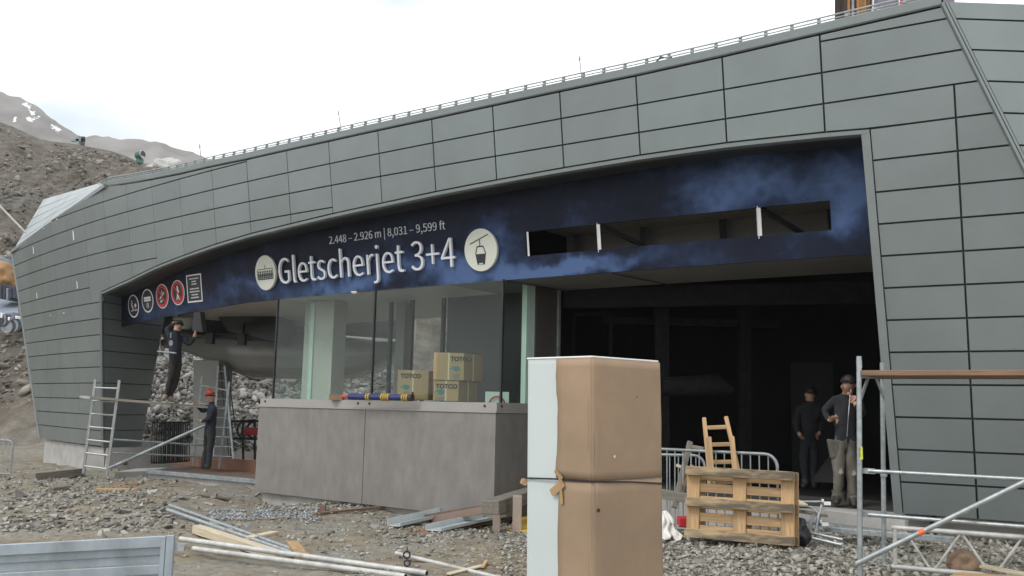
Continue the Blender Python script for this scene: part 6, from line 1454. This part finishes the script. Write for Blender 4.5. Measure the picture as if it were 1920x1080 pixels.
# 2: worker in the red hat
J = J_from(dict(pelvis=(393, 806), spine=(394, 789), chest=(396, 770), neck=(397.5, 755), head=(394.5, 744, -.02), crown=(395.5, 737, -.02), shL=(390, 763, .15), elL=(380, 771, .15), wrL=(370, 762, .1), haL=(366.5, 758, .1), shR=(402, 764, -.15), elR=(392, 785, -.2), wrR=(379, 790, -.15), haR=(374, 788, -.12), hipL=(390, 812, .08), knL=(388, 841, .08), anL=(382, 872, .08), toL=(375, 877.5, .05), hipR=(397, 812, -.08), knR=(394.5, 842, -.08), anR=(391, 873, -.08), toR=(384, 879, -.1)), 21.3)
def hatx(t, J):
    q = MB(); up = (J['crown'] - J['neck']).normalized(); c = J['head'] + up * .03; q.tube([c + Vector((.108 * math.cos(a), .112 * math.sin(a), 0)) for a in np.linspace(0, 6.28, 20)], .017, 6); q.build('hat_band', M['hat_dark'], t)
    bm = bmesh.new(); bmesh.ops.create_icosphere(bm, subdivisions=2, radius=.035); mm = bpy.data.meshes.new('pompom'); 
    for v in bm.verts: v.co = v.co * (1 + .2 * mnoise.noise(v.co * 90)) + c + up * .135
    bm.to_mesh(mm); bm.free(); mm.materials.append(M['beanie']); ob = bpy.data.objects.new('pompom', mm); link(ob, t)
person(J, 'worker in a red knitted hat and navy jacket standing by the step ladder', dict(skin=M['skin'], jacket=M['navy'], trousers=M['charcoal'], boots=M['boots']), 1.08, hat=M['beanie'], look=Vector((-.95, .05, .0)).normalized(), extra=hatx, hair=False)
# 3: man at the hall entrance, head bowed, hand on hip, other hand at the chin
J = J_from(dict(pelvis=(1583, 829), spine=(1584, 800), chest=(1585, 765), neck=(1589, 738, -.02), head=(1591, 724, -.12), crown=(1591, 714, -.16), shL=(1563, 750, .03), elL=(1546, 773, .12), wrL=(1556, 789, -.02), haL=(1561, 786, -.1), shR=(1606, 751, .0), elR=(1617, 779, -.15), wrR=(1606, 761, -.28), haR=(1602, 752, -.26), hipL=(1574, 838), knL=(1572, 886, -.05), anL=(1572, 936), toL=(1568, 944, -.16), hipR=(1593, 838), knR=(1597, 889, -.04), anR=(1599, 940), toR=(1602, 949, -.16)), 12.9)
def extra3(t, J):
    up = Vector((0, 0, 1)); q = MB(); c = J['chest'] + Vector((.0, -.2, 0)); q.beam(c + Vector((.02, .05, .22)), c + Vector((-.04, -.02, -.1)), .008, .006); q.beam(c + Vector((-.04, -.02, -.1)), J['pelvis'] + Vector((-.03, -.19, .08)), .008, .006); q.build('zip', M['galv'], t)
    q = MB(); h = J['head']; 
    for s in (-1, 1): q.tube([h + Vector((s * .035 + .022 * math.cos(a), -.095, -.012 + .016 * math.sin(a))) for a in np.linspace(0, 6.28, 12)], .003, 5)
    q.build('spectacles', M['ink'], t)
    for nm in ('knL', 'knR'):
        c = J[nm] + Vector((-.005, -.105, .02)); q = MB(); q.add([c + Vector((r_ * .032 * math.cos(a), 0, r_ * .05 * math.sin(a))) for a, r_ in zip(np.linspace(0, 5.9, 11), (1, .6, 1.2, .5, .9, .7, 1.3, .6, 1, .5, 1.1))], [tuple(range(11))]); q.build('knee_patch', mat('worn_patch', (.42, .38, .34), .9), t)
    c = J['hipL'] + Vector((-.09, -.04, .06)); q = MB(); q.hexa([c + Vector((-.05, -.05, -.22)), c + Vector((.05, -.06, -.2)), c + Vector((.06, .04, -.2)), c + Vector((-.05, .05, -.22))], [c + Vector((-.09, -.06, .05)), c + Vector((.06, -.07, .03)), c + Vector((.06, .05, .03)), c + Vector((-.09, .06, .05))]); q.build('tool_pocket', M['greytrs'], t, bevel=.02)
    # baggy trouser legs: cuffs
    for a, b in (('anL', 'knL'), ('anR', 'knR')):
        q = MB(); p0 = J[a] + Vector((0, .01, .0)); p1 = J[a].lerp(J[b], .35); q.tube([p0, p0.lerp(p1, .5), p1], [.092, .084, .09], 16, cap=False); q.build('trouser_cuff', M['greytrs'], t, smooth=True)
person(J, 'man with bowed head and grey work trousers standing in the hall entrance', dict(skin=M['skin'], jacket=M['darkjacket'], trousers=M['greytrs'], boots=M['boots']), 1.12, look=Vector((.0, -.93, -.5)).normalized(), extra=extra3)
# 4: dark figure deep in the hall
J = J_from(dict(pelvis=(1517, 828), spine=(1516, 806), chest=(1516, 775), neck=(1518, 754), head=(1518.5, 741), crown=(1518.5, 734), shL=(1498, 764), elL=(1493, 790, .05), wrL=(1497, 812, -.15), haL=(1502, 818, -.2), shR=(1535, 764), elR=(1540, 790, .05), wrR=(1537, 812, -.15), haR=(1533, 817, -.2), hipL=(1509, 836), knL=(1509, 873), anL=(1509, 906), toL=(1507, 912, -.15), hipR=(1524, 836), knR=(1525, 873), anR=(1526, 906), toR=(1528, 912, -.15)), 15.6)
person(J, 'dark figure of a man standing deep in the unlit hall', dict(skin=M['skin'], jacket=M['hat_dark'], trousers=M['charcoal'], boots=M['boots']), 1.05, look=Vector((-.3, .9, 0)).normalized())
q = MB(); a = at(1520, 903, 14.6); b = at(1563, 905, 14.2); q.add([a, b, at(1566, 868, 14.4) + Vector((0, 0, 0)), at(1558, 850, 14.6)], [(0, 1, 2, 3)]); o = q.build('leaning_sheet', M['door_grey']); o.modifiers.new('s', 'SOLIDIFY').thickness = .02; tag(o, 'grey board leaning in the dark hall between the two men', 'board')
